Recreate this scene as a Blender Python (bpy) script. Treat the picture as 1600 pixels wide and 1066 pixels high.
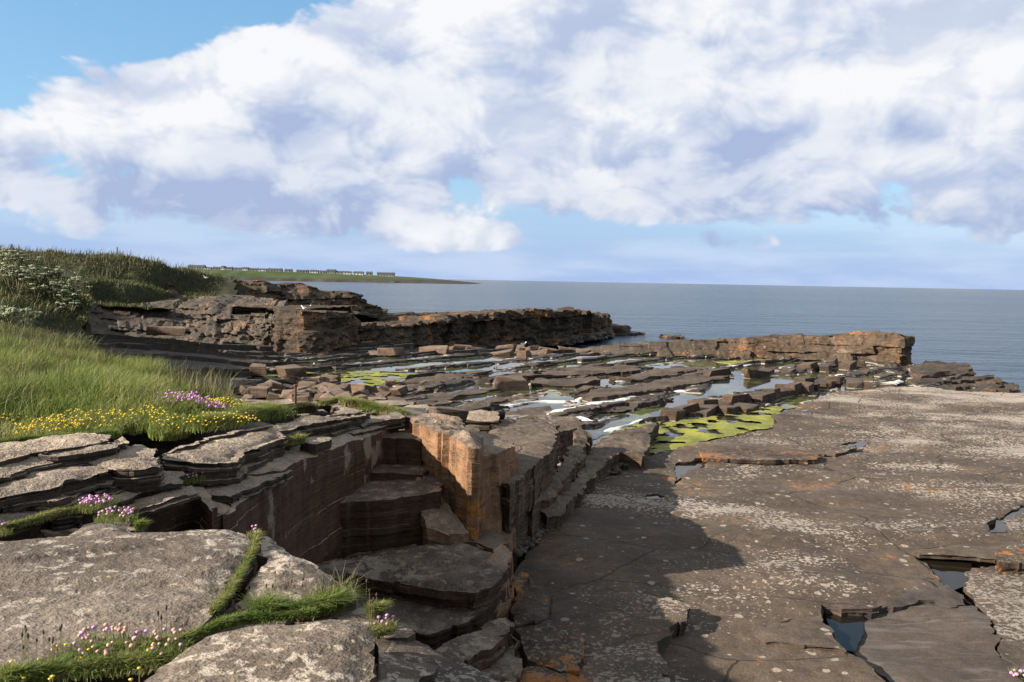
import bpy, bmesh, math, random
import numpy as np
from mathutils import Vector, Matrix
from mathutils.geometry import delaunay_2d_cdt

# ------------------------------------------------------------------ clear
for o in list(bpy.data.objects):
    bpy.data.objects.remove(o, do_unlink=True)
scene = bpy.context.scene
COL = scene.collection
rnd = random.Random(7)
R = math.radians

# ------------------------------------------------------------------ camera
CZ = 7.0                      # eye height above the sea, metres
FPX = 1290.0                  # focal length in photo pixels (1600 wide)
PITCH = math.atan(94.7 / FPX)
ROLL = R(1.05)
fw = np.array([0, math.cos(PITCH), -math.sin(PITCH)])
r0 = np.array([1.0, 0, 0]); u0 = np.cross(r0, fw)
cr = r0 * math.cos(ROLL) + u0 * math.sin(ROLL)
cu = -r0 * math.sin(ROLL) + u0 * math.cos(ROLL)
cam_d = bpy.data.cameras.new('camera'); cam = bpy.data.objects.new('camera', cam_d); COL.objects.link(cam)
cam_d.sensor_width = 36; cam_d.lens = 36 * FPX / 1600
cam_d.clip_start = 0.05; cam_d.clip_end = 60000
m = Matrix.Identity(4)
for i in range(3):
    m[i][0] = cr[i]; m[i][1] = cu[i]; m[i][2] = -fw[i]
m[2][3] = CZ
cam.matrix_world = m
scene.camera = cam

# ------------------------------------------------------------------ sun, world, exposure
SUN_EL, SUN_AZ = 25.0, 18.0         # light travels towards +x, turned 18 degrees towards +y
sd = np.array([math.cos(R(SUN_EL)) * math.cos(R(SUN_AZ)), math.cos(R(SUN_EL)) * math.sin(R(SUN_AZ)), -math.sin(R(SUN_EL))])
sun_l = bpy.data.lights.new('sun', 'SUN'); sun_l.energy = 5.0; sun_l.angle = R(0.5); sun_l.color = (1.0, 0.955, 0.89)
sun = bpy.data.objects.new('sun', sun_l); COL.objects.link(sun)
sun.rotation_euler = Vector(sd).to_track_quat('-Z', 'Y').to_euler()
sun.location = (-30, -10, 30)

vs = scene.view_settings
scene.display_settings.display_device = 'sRGB'
vs.view_transform = 'Standard'; vs.look = 'None'; vs.gamma = 1.0; vs.use_curve_mapping = False
vs.exposure = 1.1

# ------------------------------------------------------------------ node helper
class NG:
    def __init__(s, nt): s.nt = nt
    def n(s, typ, props=None, **ins):
        nd = s.nt.nodes.new(typ)
        for k, v in (props or {}).items(): setattr(nd, k, v)
        for k, v in ins.items():
            key = k.replace('_', ' ')
            if key.startswith('i') and key[1:].isdigit(): sock = nd.inputs[int(key[1:])]
            else: sock = nd.inputs[key]
            if isinstance(v, bpy.types.NodeSocket): s.nt.links.new(v, sock)
            elif isinstance(v, bpy.types.Node): s.nt.links.new(v.outputs[0], sock)
            else:
                if sock.type == 'RGBA' and len(v) == 3: v = (*v, 1)
                sock.default_value = v
        return nd
    def math(s, op, a, b=0.0, clamp=False):
        return s.n('ShaderNodeMath', dict(operation=op, use_clamp=clamp), i0=a, i1=b).outputs[0]
    def vmath(s, op, a, b=(0, 0, 0)):
        return s.n('ShaderNodeVectorMath', dict(operation=op), i0=a, i1=b).outputs[0]
    def noise(s, vec, scale=1.0, detail=4.0, rough=0.55, dist=0.0):
        return s.n('ShaderNodeTexNoise', None, Vector=vec, Scale=scale, Detail=detail, Roughness=rough, Distortion=dist).outputs[0]
    def ss(s, v, lo, hi, a=0.0, b=1.0):      # smoothstep map
        nd = s.n('ShaderNodeMapRange', dict(interpolation_type='SMOOTHSTEP'), i0=v, i1=lo, i2=hi, i3=a, i4=b)
        return nd.outputs[0]
    def mix(s, f, a, b):
        nd = s.nt.nodes.new('ShaderNodeMix'); nd.data_type = 'RGBA'; nd.clamp_factor = True
        for sock, v in ((nd.inputs[0], f), (nd.inputs[6], a), (nd.inputs[7], b)):
            if isinstance(v, bpy.types.NodeSocket): s.nt.links.new(v, sock)
            else: sock.default_value = (*v, 1) if (hasattr(v, '__len__') and len(v) == 3) else v
        return nd.outputs[2]
    def ramp(s, f, stops):
        nd = s.nt.nodes.new('ShaderNodeValToRGB'); e = nd.color_ramp.elements
        while len(e) < len(stops): e.new(0.5)
        for k, (p, c) in enumerate(stops): e[k].position = p; e[k].color = (*c, 1)
        s.nt.links.new(f, nd.inputs[0]); return nd.outputs[0]

# ------------------------------------------------------------------ sky
world = bpy.data.worlds.new('World'); scene.world = world; world.use_nodes = True
wn = world.node_tree; wn.nodes.clear(); g = NG(wn)
sky = g.n('ShaderNodeTexSky', dict(sky_type='NISHITA', sun_disc=False, sun_elevation=R(SUN_EL), air_density=1.0, dust_density=0.6, ozone_density=1.5))
sky.sun_rotation = math.atan2(-sd[0], -sd[1])
tc = g.n('ShaderNodeTexCoord').outputs['Generated']
dirv = g.vmath('NORMALIZE', tc)
sx = g.n('ShaderNodeSeparateXYZ', None, Vector=dirv)
X, Y, Z = sx.outputs
el = g.math('ARCSINE', Z)
az = g.math('ARCTAN2', X, Y)
SKY_K = 0.08
# cumulus over the sea: az / el in radians of direction
P = g.n('ShaderNodeCombineXYZ', None, X=az, Y=g.math('MULTIPLY', el, 1.5), Z=0.37).outputs[0]
def n2d(vec, scale, det, rough):
    return g.n('ShaderNodeTexNoise', dict(noise_dimensions='2D'), Vector=vec, Scale=scale, Detail=det, Roughness=rough)
def billow(vec, det):
    wv = g.vmath('ADD', vec, g.vmath('MULTIPLY', g.vmath('SUBTRACT', n2d(vec, 9.0, 1.0, .55).outputs[1], (.5, .5, .5)), (.075, .075, 0)))
    v = g.n('ShaderNodeTexVoronoi', dict(feature='F1', voronoi_dimensions='2D', normalize=True), Vector=wv, Scale=7.0, Detail=det, Roughness=.55, Lacunarity=2.3).outputs[0]
    f = n2d(vec, 3.0, det + 3, .56).outputs[0]
    return g.math('ADD', g.math('MULTIPLY', g.math('SUBTRACT', 1.0, v), .52), g.math('MULTIPLY', f, .56))
n1 = billow(P, 3.0)
n2 = billow(g.vmath('ADD', P, (-0.013, 0.028, 0.0)), 3.0)       # nearer the sun: fine billows
n3 = billow(g.vmath('ADD', P, (-0.035, 0.085, 0.0)), .0)       # and whole heads
def lobe(ca, ce, ra, re_):
    da = g.math('DIVIDE', g.math('SUBTRACT', az, ca), ra); de = g.math('DIVIDE', g.math('SUBTRACT', el, ce), re_)
    r2 = g.math('ADD', g.math('MULTIPLY', da, da), g.math('MULTIPLY', de, de))
    return g.ss(r2, 1.25, 0.0)
masses = None
for lb in ((-.27, .16, .30, .10), (-.10, .22, .34, .125), (.10, .26, .38, .15), (.22, .185, .42, .12), (.60, .225, .42, .185), (-.64, .12, .17, .07), (-.62, .275, .07, .06), (-.53, .34, .10, .045), (1.3, .22, .5, .17), (-1.35, .2, .45, .12), (2.3, .2, .5, .14)):
    l_ = lobe(*lb); masses = l_ if masses is None else g.math('MAXIMUM', masses, l_)
puffs = g.math('MAXIMUM', g.math('MAXIMUM', lobe(-.15, .05, .15, .035), lobe(-.38, .075, .16, .035)), g.math('MAXIMUM', lobe(-.04, .05, .06, .025), lobe(.24, .046, .07, .02)))
lowpuff = g.math('MULTIPLY', g.ss(el, .02, .05), g.ss(el, .115, .07))
wisps = g.math('MULTIPLY', g.ss(el, .16, .26), .04)
cov = g.math('ADD', g.math('MULTIPLY', masses, .46), g.math('ADD', g.math('ADD', g.math('MULTIPLY', lowpuff, .14), g.math('MULTIPLY', puffs, .13)), wisps))
dens = g.math('ADD', n1, cov)
alpha = g.ss(dens, .84, .915)
lit = g.math('SUBTRACT', n1, n2)
litm = g.ss(lit, -.075, .075)
litL = g.ss(g.math('SUBTRACT', n1, n3), -.12, .12)
broad = n2d(g.vmath('MULTIPLY', g.vmath('ADD', P, (3.1, 1.7, 0.4)), (1.0, 1.6, 1.0)), 2.6, 4.0, .5).outputs[0]
# flat shaded bases low down, bright towards the sun (left)
height = g.ss(g.math('ADD', el, g.math('MULTIPLY', g.math('SUBTRACT', broad, .5), .16)), .09, .25)
side_ = g.ss(az, .75, -.35)
shade = g.math('ADD', g.math('ADD', g.math('MULTIPLY', litm, .26), g.math('MULTIPLY', litL, .36)), g.math('ADD', g.math('MULTIPLY', height, .30), g.math('ADD', g.math('MULTIPLY', side_, .22), g.ss(broad, .36, .64, -.18, .14))))
shade = g.math('MINIMUM', g.math('MAXIMUM', shade, 0.0), 1.0)
K = .785 / SKY_K
cc = g.ramp(shade, [(.16, (.245, .30, .44)), (.50, (.38, .42, .505)), (.95, (.56, .565, .58))])
cc = g.vmath('MULTIPLY', cc, (K, K, K))
lowf = g.ss(el, 0.15, 0.0)
low_n = n2d(g.vmath('MULTIPLY', P, (1.0, 3.6, 1.0)), 4.2, 5.0, .52).outputs[0]
lowcol = g.mix(g.ss(low_n, .34, .68), (0.235 * K, 0.32 * K, 0.51 * K), (0.33 * K, 0.40 * K, 0.55 * K))
clear = g.mix(g.math('MULTIPLY', lowf, .92), g.mix(.45, sky.outputs[0], (0.12 * K, 0.33 * K, 0.56 * K)), lowcol)
final = g.mix(alpha, clear, cc)
# the cloud field goes on overhead and behind, seen from below: broken grey bases
over_n = n2d(g.vmath('MULTIPLY', dirv, (1.0, 1.0, 0.0)), 2.4, 5.0, .55).outputs[0]
over = g.math('MULTIPLY', g.ss(el, .35, .48), g.ss(over_n, .36, .50))
final = g.mix(over, final, g.mix(g.ss(over_n, .45, .7), (.34 * K, .335 * K, .34 * K), (.235 * K, .23 * K, .24 * K)))
bg = g.n('ShaderNodeBackground', None, Color=final, Strength=SKY_K)
wo = g.n('ShaderNodeOutputWorld'); wn.links.new(bg.outputs[0], wo.inputs[0])

# ------------------------------------------------------------------ numpy noise
def h2(ix, iy, seed=0):
    ix = np.asarray(ix).astype(np.int64); iy = np.asarray(iy).astype(np.int64)
    n = (ix * 374761393 + iy * 668265263 + seed * 974634777) & 0xFFFFFFFF
    n = ((n ^ (n >> 13)) * 1274126177) & 0xFFFFFFFF
    n = ((n ^ (n >> 15)) * 2246822519) & 0xFFFFFFFF
    return ((n ^ (n >> 16)) & 0xFFFFFF) / float(0x1000000)
def vn(x, y, seed=0):
    x = np.asarray(x, float); y = np.asarray(y, float)
    ix = np.floor(x); iy = np.floor(y); fx = x - ix; fy = y - iy
    fx = fx * fx * fx * (fx * (fx * 6 - 15) + 10); fy = fy * fy * fy * (fy * (fy * 6 - 15) + 10)
    a = h2(ix, iy, seed); b = h2(ix + 1, iy, seed); c = h2(ix, iy + 1, seed); d = h2(ix + 1, iy + 1, seed)
    return (a * (1 - fx) + b * fx) * (1 - fy) + (c * (1 - fx) + d * fx) * fy * 1.0
def fbm(x, y, seed=0, oct=4, gain=0.5):
    t = 0; a = 1; s = 0; f = 1.0
    for k in range(oct):
        t = t + a * vn(np.asarray(x) * f, np.asarray(y) * f, seed + k * 17); s += a; a *= gain; f *= 2.03
    return t / s
def sst(a, b, v):
    t = np.clip((np.asarray(v, float) - a) / (b - a), 0, 1); return t * t * (3 - 2 * t)

# ------------------------------------------------------------------ photo point -> place
def ray(px, py):
    return fw + cr * ((px - 800) / FPX) - cu * ((py - 533) / FPX)
def U(px, py, H):               # point H metres below the eye
    d = ray(px, py); t = -H / d[2]; return np.array([d[0] * t, d[1] * t, CZ - H])
def W(px, py, dist):            # point at distance dist (along y)
    d = ray(px, py); t = dist / d[1]; return np.array([d[0] * t, dist, CZ + d[2] * t])

# ------------------------------------------------------------------ mesh helpers
def mesh_obj(name, V, Fs, mat, parent=None, smooth=None, origin=True, attr=None):
    V = np.asarray(V, float)
    loc = np.zeros(3)
    if origin and len(V):
        loc = np.array([(V[:, 0].min() + V[:, 0].max()) / 2, (V[:, 1].min() + V[:, 1].max()) / 2, V[:, 2].min()])
    me = bpy.data.meshes.new(name)
    if isinstance(Fs, np.ndarray):
        nf, k = Fs.shape
        me.vertices.add(len(V)); me.vertices.foreach_set('co', (V - loc).astype(np.float32).ravel())
        me.loops.add(nf * k); me.loops.foreach_set('vertex_index', Fs.astype(np.int32).ravel())
        me.polygons.add(nf); me.polygons.foreach_set('loop_start', np.arange(0, nf * k, k, dtype=np.int32))
        me.update(calc_edges=True)
    else:
        me.from_pydata((V - loc).tolist(), [], Fs); me.update()
    if attr is not None:
        a = me.attributes.new('tint', 'FLOAT', 'POINT'); a.data.foreach_set('value', np.asarray(attr, np.float32))
    if smooth is not None:
        me.polygons.foreach_set('use_smooth', np.ones(len(me.polygons), dtype=bool))
        if smooth < 180: me.set_sharp_from_angle(angle=R(smooth))
    me.materials.append(mat)
    o = bpy.data.objects.new(name, me); COL.objects.link(o)
    o.location = loc
    if parent is not None:
        o.parent = parent; o.location = loc - np.array(parent.location)
    return o
def tag(o, label=None, cat=None, group=None, kind=None):
    if label: o['label'] = label
    if cat: o['category'] = cat
    if group: o['group'] = group
    if kind: o['kind'] = kind
    return o
def empty(name, loc):
    e = bpy.data.objects.new(name, None); COL.objects.link(e); e.location = loc; e.empty_display_size = 0.2; return e

def in_poly(x, y, poly):
    x = np.asarray(x); c = np.zeros(x.shape, bool); n = len(poly)
    for i in range(n):
        x1, y1 = poly[i][0], poly[i][1]; x2, y2 = poly[(i + 1) % n][0], poly[(i + 1) % n][1]
        if y1 == y2: continue
        c ^= ((y1 > y) != (y2 > y)) & (x < (x2 - x1) * (y - y1) / (y2 - y1) + x1)
    return c
def dist_poly(x, y, poly, closed=True):
    d = np.full(np.shape(x), 1e9); n = len(poly)
    for i in range(n if closed else n - 1):
        ax, ay = poly[i][0], poly[i][1]; bx, by = poly[(i + 1) % n][0], poly[(i + 1) % n][1]
        ex, ey = bx - ax, by - ay; L = ex * ex + ey * ey + 1e-12
        t = np.clip(((x - ax) * ex + (y - ay) * ey) / L, 0, 1)
        d = np.minimum(d, (x - ax - t * ex) ** 2 + (y - ay - t * ey) ** 2)
    return np.sqrt(d)
def sdf(x, y, poly):            # positive inside
    d = dist_poly(x, y, poly); return np.where(in_poly(x, y, poly), d, -d)

def resample(ring, s):
    out = []
    n = len(ring)
    for i in range(n):
        a = np.array(ring[i][:2]); b = np.array(ring[(i + 1) % n][:2]); k = max(1, int(math.ceil(np.linalg.norm(b - a) / s)))
        for j in range(k): out.append(a + (b - a) * j / k)
    return np.array(out)
def jagged(P, jag, fs, seed):
    x, y = P[:, 0], P[:, 1]
    dx = (fbm(x / fs, y / fs, seed, 4, .6) - .5) * 1.0 * jag; dy = (fbm(x / fs, y / fs, seed + 91, 4, .6) - .5) * 1.0 * jag
    u = (x * TV0[0] + y * TV0[1]); v = (x * TV0[1] - y * TV0[0])      # joints follow the strike and cross it
    for f, a in ((1.4, 2.0), (.55, 1.1)):
        ci = np.floor(u / (fs * f) + dx * 3); cj = np.floor(v / (fs * f) + dy * 3)
        dx = dx + (h2(ci, cj, seed + 5) - .5) * jag * a; dy = dy + (h2(ci, cj, seed + 6) - .5) * jag * a
    return P + np.stack([dx, dy], 1)
TV0 = (.62, .785)
def area2(P):
    x, y = P[:, 0], P[:, 1]; return 0.5 * np.sum(x * np.roll(y, -1) - np.roll(x, -1) * y)
def normals2(P):
    t = np.roll(P, -1, 0) - np.roll(P, 1, 0); l = np.linalg.norm(t, axis=1, keepdims=True) + 1e-9
    t = t / l; return np.stack([t[:, 1], -t[:, 0]], 1)      # outward for a CCW ring

SEED = [11]
def slab(name, poly, thick, mat, s=.08, jag=.04, strata=(.05, .12), inset=.03, relief=.012, terr=0.0, tstep=.02, tfreq=1.2,
         batter=0.0, holes=(), parent=None, wear=.02, plan=False, strike=0.6, smooth=32):
    """A bed of rock: traced outline, dipping top with relief, layered broken sides."""
    SEED[0] += 3; seed = SEED[0]; rs = random.Random(seed)
    conv = (lambda r: np.array([np.array(p, float) for p in r])) if plan else (lambda r: np.array([U(*p) for p in r]))
    P3 = conv(poly); c = P3.mean(0)
    A = np.stack([P3[:, 0] - c[0], P3[:, 1] - c[1], np.ones(len(P3))], 1)
    AtA = A.T @ A + np.diag([.05, .05, 0]); co = np.linalg.solve(AtA, A.T @ P3[:, 2])
    ztop = lambda x, y: co[0] * (x - c[0]) + co[1] * (y - c[1]) + co[2]
    rings = []
    for k, rg in enumerate([P3] + [conv(h) for h in holes]):
        q = jagged(resample(rg, s), jag, max(.25, jag * 5), 400)
        if (area2(q) < 0) != (k > 0): q = q[::-1]
        rings.append(q)
    st, ct = math.sin(strike), math.cos(strike)
    def relz(x, y, d):
        z = relief * 2 * (fbm(x * 1.7, y * 1.7, seed, 5, .55) - .5)
        if terr > 0:
            uu = x * ct + y * st; vv = -x * st + y * ct
            t = terr * 2.6 * fbm(uu * tfreq * .45, vv * tfreq, seed + 40, 4, .55) / tstep
            z = z + tstep * (np.floor(t) + sst(.80, 1.0, t - np.floor(t))) - terr * 1.3
        z = z - wear * fbm(x * 4, y * 4, seed + 7, 3) * 1.6 * (1 - sst(0, .12 + s, d))
        return z
    V = []; Fs = []
    # top
    big = rings[0]
    x0, y0 = big.min(0); x1, y1 = big.max(0)
    gx, gy = np.meshgrid(np.arange(x0, x1, s), np.arange(y0, y1, s * .866))
    gx = gx + (np.arange(gx.shape[0]) % 2)[:, None] * s / 2
    gx = (gx + (h2(np.arange(gx.size), 1, seed).reshape(gx.shape) - .5) * s * .5).ravel(); gy = (gy + (h2(np.arange(gy.size), 2, seed).reshape(gy.shape) - .5) * s * .5).ravel()
    ok = in_poly(gx, gy, big)
    for h in rings[1:]: ok &= ~in_poly(gx, gy, h)
    gx, gy = gx[ok], gy[ok]
    dd = np.full(gx.shape, 1e9)
    for q in rings: dd = np.minimum(dd, dist_poly(gx, gy, q))
    ok = dd > s * .45; gx, gy, dd = gx[ok], gy[ok], dd[ok]
    pts = []; edges = []
    for q in rings:
        b = len(pts); n = len(q); pts += [Vector(p) for p in q]; edges += [(b + i, b + (i + 1) % n) for i in range(n)]
    pts += [Vector((a, b)) for a, b in zip(gx, gy)]
    vo, eo, fo, *_ = delaunay_2d_cdt(pts, edges, [], 1 if len(rings) == 1 else 0, 1e-5)
    vo = np.array([(p.x, p.y) for p in vo])
    fo = np.array([f for f in fo if len(f) == 3])
    cen = vo[fo].mean(1); ok = in_poly(cen[:, 0], cen[:, 1], big)
    for h in rings[1:]: ok &= ~in_poly(cen[:, 0], cen[:, 1], h)
    fo = fo[ok]
    dv = np.full(len(vo), 1e9)
    for q in rings: dv = np.minimum(dv, dist_poly(vo[:, 0], vo[:, 1], q))
    zt = ztop(vo[:, 0], vo[:, 1]) + relz(vo[:, 0], vo[:, 1], dv)
    V = np.column_stack([vo, zt]); Fs = fo.tolist(); base = len(V); Vl = [V]
    # sides
    lay = []; t = 0.0
    while t < thick:
        dt = rs.uniform(*strata); lay.append((t, min(t + dt, thick))); t += dt
    for k, q in enumerate(rings):
        nm = normals2(q); n = len(q)
        arc = np.concatenate([[0], np.cumsum(np.linalg.norm(np.diff(q, axis=0), axis=1))])
        zp = ztop(q[:, 0], q[:, 1])
        rows = []
        rows.append(np.column_stack([q, zp + relz(q[:, 0], q[:, 1], np.zeros(n))]))
        for j, (a, b) in enumerate(lay):
            if j == 0: off = np.zeros(n)
            else:
                cl = rs.uniform(.3, 1.4); off = inset * ((rs.random() - .35) * 1.2 + (h2(np.floor(arc / cl + rs.random()), j, seed) - .4) * 1.1)
            for zz, w in ((a, 0), (b, 1)):
                if j == 0 and w == 0: continue
                o2 = -off + batter * zz + (vn(arc * 6, np.full(n, zz * 9), seed + 3) - .5) * inset * .5
                qq = q + nm * o2[:, None]
                rows.append(np.column_stack([qq, zp - zz]))
        b0 = base
        for i_r, r_ in enumerate(rows): Vl.append(r_)
        idx = np.arange(n); nx = (idx + 1) % n
        for i_r in range(len(rows) - 1):
            a = b0 + i_r * n; b = a + n
            Fs += np.column_stack([a + idx, b + idx, b + nx, a + nx]).tolist()
        if k == 0: Fs.append([b0 + (len(rows) - 1) * n + i for i in range(n)][::-1])
        base += len(rows) * n
    return mesh_obj(name, np.vstack(Vl), Fs, mat, parent, smooth)

def cliff(name, foot, top, mat, res=.15, beds=(.25, .6), cols=(.6, 1.8), amp=.35, dip=0.0, back=4.0, back_drop=.4, prof=1.0, parent=None, smooth=30, toprough=.25, rug=.5):
    """A cliff face between two lines (foot and top), broken into beds and joint columns, with its top running back."""
    SEED[0] += 3; seed = SEED[0]; rs = random.Random(seed)
    Ft = np.array(foot, float); Tp = np.array(top, float)
    L = np.concatenate([[0], np.cumsum(np.linalg.norm(np.diff(Ft, axis=0), axis=1))])
    LT = np.concatenate([[0], np.cumsum(np.linalg.norm(np.diff(Tp, axis=0), axis=1))]); LT = LT / LT[-1] * L[-1]
    nu = max(8, int(L[-1] / res)); S = np.linspace(0, L[-1], nu)
    F3 = np.stack([np.interp(S, L, Ft[:, k]) for k in range(3)], 1); T3 = np.stack([np.interp(S, LT, Tp[:, k]) for k in range(3)], 1)
    T3[:, 2] += (fbm(S / 1.6, S * 0, seed, 4) - .5) * toprough * 2 + (h2(np.floor(S / 1.1 + vn(S, S * 0, seed)), 0, seed) - .5) * toprough
    hgt = (T3[:, 2] - F3[:, 2]).max(); nw = max(6, int(hgt * 1.3 / res))
    wv = np.linspace(0, 1, nw)
    tg = np.gradient(F3[:, :2], axis=0); tg /= np.linalg.norm(tg, axis=1, keepdims=True) + 1e-9
    nr = np.stack([tg[:, 1], -tg[:, 0]], 1)
    nr = np.stack([np.convolve(np.pad(nr[:, k], 6, 'edge'), np.ones(13) / 13, 'valid') for k in range(2)], 1)
    G = F3[:, None, :] * (1 - wv[None, :, None]) + T3[:, None, :] * wv[None, :, None]
    z = G[:, :, 2]; s = np.repeat(S[:, None], nw, 1)
    zb = z - dip * s + (fbm(s / 3, z / 3, seed + 2) - .5) * .3
    lo = zb.min() - 1; bl = [lo]
    while bl[-1] < zb.max() + 1: bl.append(bl[-1] + rs.uniform(*beds))
    j = np.searchsorted(np.array(bl), zb)
    cw = cols[0] + (cols[1] - cols[0]) * h2(j, 0, seed)
    jt = (fbm(s / .7, z / .7, seed + 9) - .5) * .35
    i = np.floor(s / cw + h2(j, 3, seed) * 7 + jt)
    I = np.floor(s / (cols[1] * 2.2) + (fbm(s / 2, z / 2, seed + 5) - .5) * .4)
    off = amp * ((h2(i, j, seed) - .5) * 1.1 + (h2(I, j * 0, seed + 1) - .5) * 1.5 + (h2(j, j, seed + 2) - .5) * .7 + (fbm(s / .5, z / .35, seed + 3) - .5) * .5)
    off = off + amp * rug * ((fbm(s / 1.7 + z * .5, z / .9, seed + 31, 4, .6) - .5) * 2.2 + (np.abs(fbm(s / .8 - z * .7, z / .6, seed + 32, 4, .6) - .5)) * -2.0)
    fr = (zb - np.array(bl)[np.clip(j - 1, 0, None)]) / .3
    off = off + amp * .12 * np.clip(fr, 0, 1)
    off *= np.clip(1.1 - 0.5 * wv[None, :], 0, 1)
    G[:, :, 0] += nr[:, None, 0] * off; G[:, :, 1] += nr[:, None, 1] * off
    G[:, :, 2] += (fbm(s / .6, z / .3, seed + 13) - .5) * .06
    # top strip
    nb = max(4, int(back / (res * 1.6))); rowsT = []
    for k in range(1, nb + 1):
        f = k / nb; p = G[:, -1, :].copy()
        p[:, :2] -= nr * back * f
        p[:, 2] += -back_drop * f + (fbm(p[:, 0] / 1.2, p[:, 1] / 1.2, seed + 21, 4) - .5) * .35 * toprough * 2 + (h2(np.floor(S / 1.4), k // 3, seed) - .5) * toprough * .5
        rowsT.append(p)
    p = rowsT[-1].copy(); p[:, :2] -= nr * .6; p[:, 2] = F3[:, 2] - .5; rowsT.append(p)
    A = np.concatenate([G, np.stack(rowsT, 1)], 1)
    n2 = A.shape[1]; idx = np.arange(nu * n2).reshape(nu, n2)
    q = np.stack([idx[:-1, :-1], idx[1:, :-1], idx[1:, 1:], idx[:-1, 1:]], -1).reshape(-1, 4)
    Fs = q.tolist(); Fs.append(idx[0, :].tolist()); Fs.append(idx[-1, ::-1].tolist())
    return mesh_obj(name, A.reshape(-1, 3), Fs, mat, parent, smooth)

def height_mesh(name, xs, ys, zf, mat, mask=None, smooth=180, parent=None, xy=None):
    gx, gy = np.meshgrid(xs, ys, indexing='ij')
    if xy is not None: gx, gy = xy(gx, gy)
    z = zf(gx, gy); n, mth = gx.shape
    idx = np.arange(n * mth).reshape(n, mth)
    q = np.stack([idx[:-1, :-1], idx[1:, :-1], idx[1:, 1:], idx[:-1, 1:]], -1).reshape(-1, 4)
    V = np.stack([gx, gy, z], -1).reshape(-1, 3)
    if mask is not None:
        mk = mask(gx, gy).ravel(); q = q[mk[q].all(1)]
        used = np.unique(q); re = np.full(len(V), -1); re[used] = np.arange(len(used)); V = V[used]; q = re[q]
    a = V[q[0]]
    if np.cross(a[1] - a[0], a[2] - a[0])[2] < 0: q = q[:, ::-1]
    return mesh_obj(name, V, np.ascontiguousarray(q), mat, parent, smooth)

def idw(cp, p=4.0):
    cp = np.array(cp, float)
    def f(x, y):
        num = 0; den = 0
        for a, b, c in cp:
            w = 1.0 / (((x - a) ** 2 + (y - b) ** 2) + .15) ** (p / 2); num = num + w * c; den = den + w
        return num / den
    return f

# ------------------------------------------------------------------ materials
def new_mat(name):
    mt = bpy.data.materials.new(name); mt.use_nodes = True; nt = mt.node_tree; nt.nodes.clear(); g = NG(nt)
    out = nt.nodes.new('ShaderNodeOutputMaterial'); bs = nt.nodes.new('ShaderNodeBsdfPrincipled')
    nt.links.new(bs.outputs[0], out.inputs[0]); return mt, g, bs, nt
def setc(nt, sock, v):
    if isinstance(v, bpy.types.NodeSocket): nt.links.new(v, sock)
    else: sock.default_value = (*v, 1) if (hasattr(v, '__len__') and len(v) == 3) else v

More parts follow.
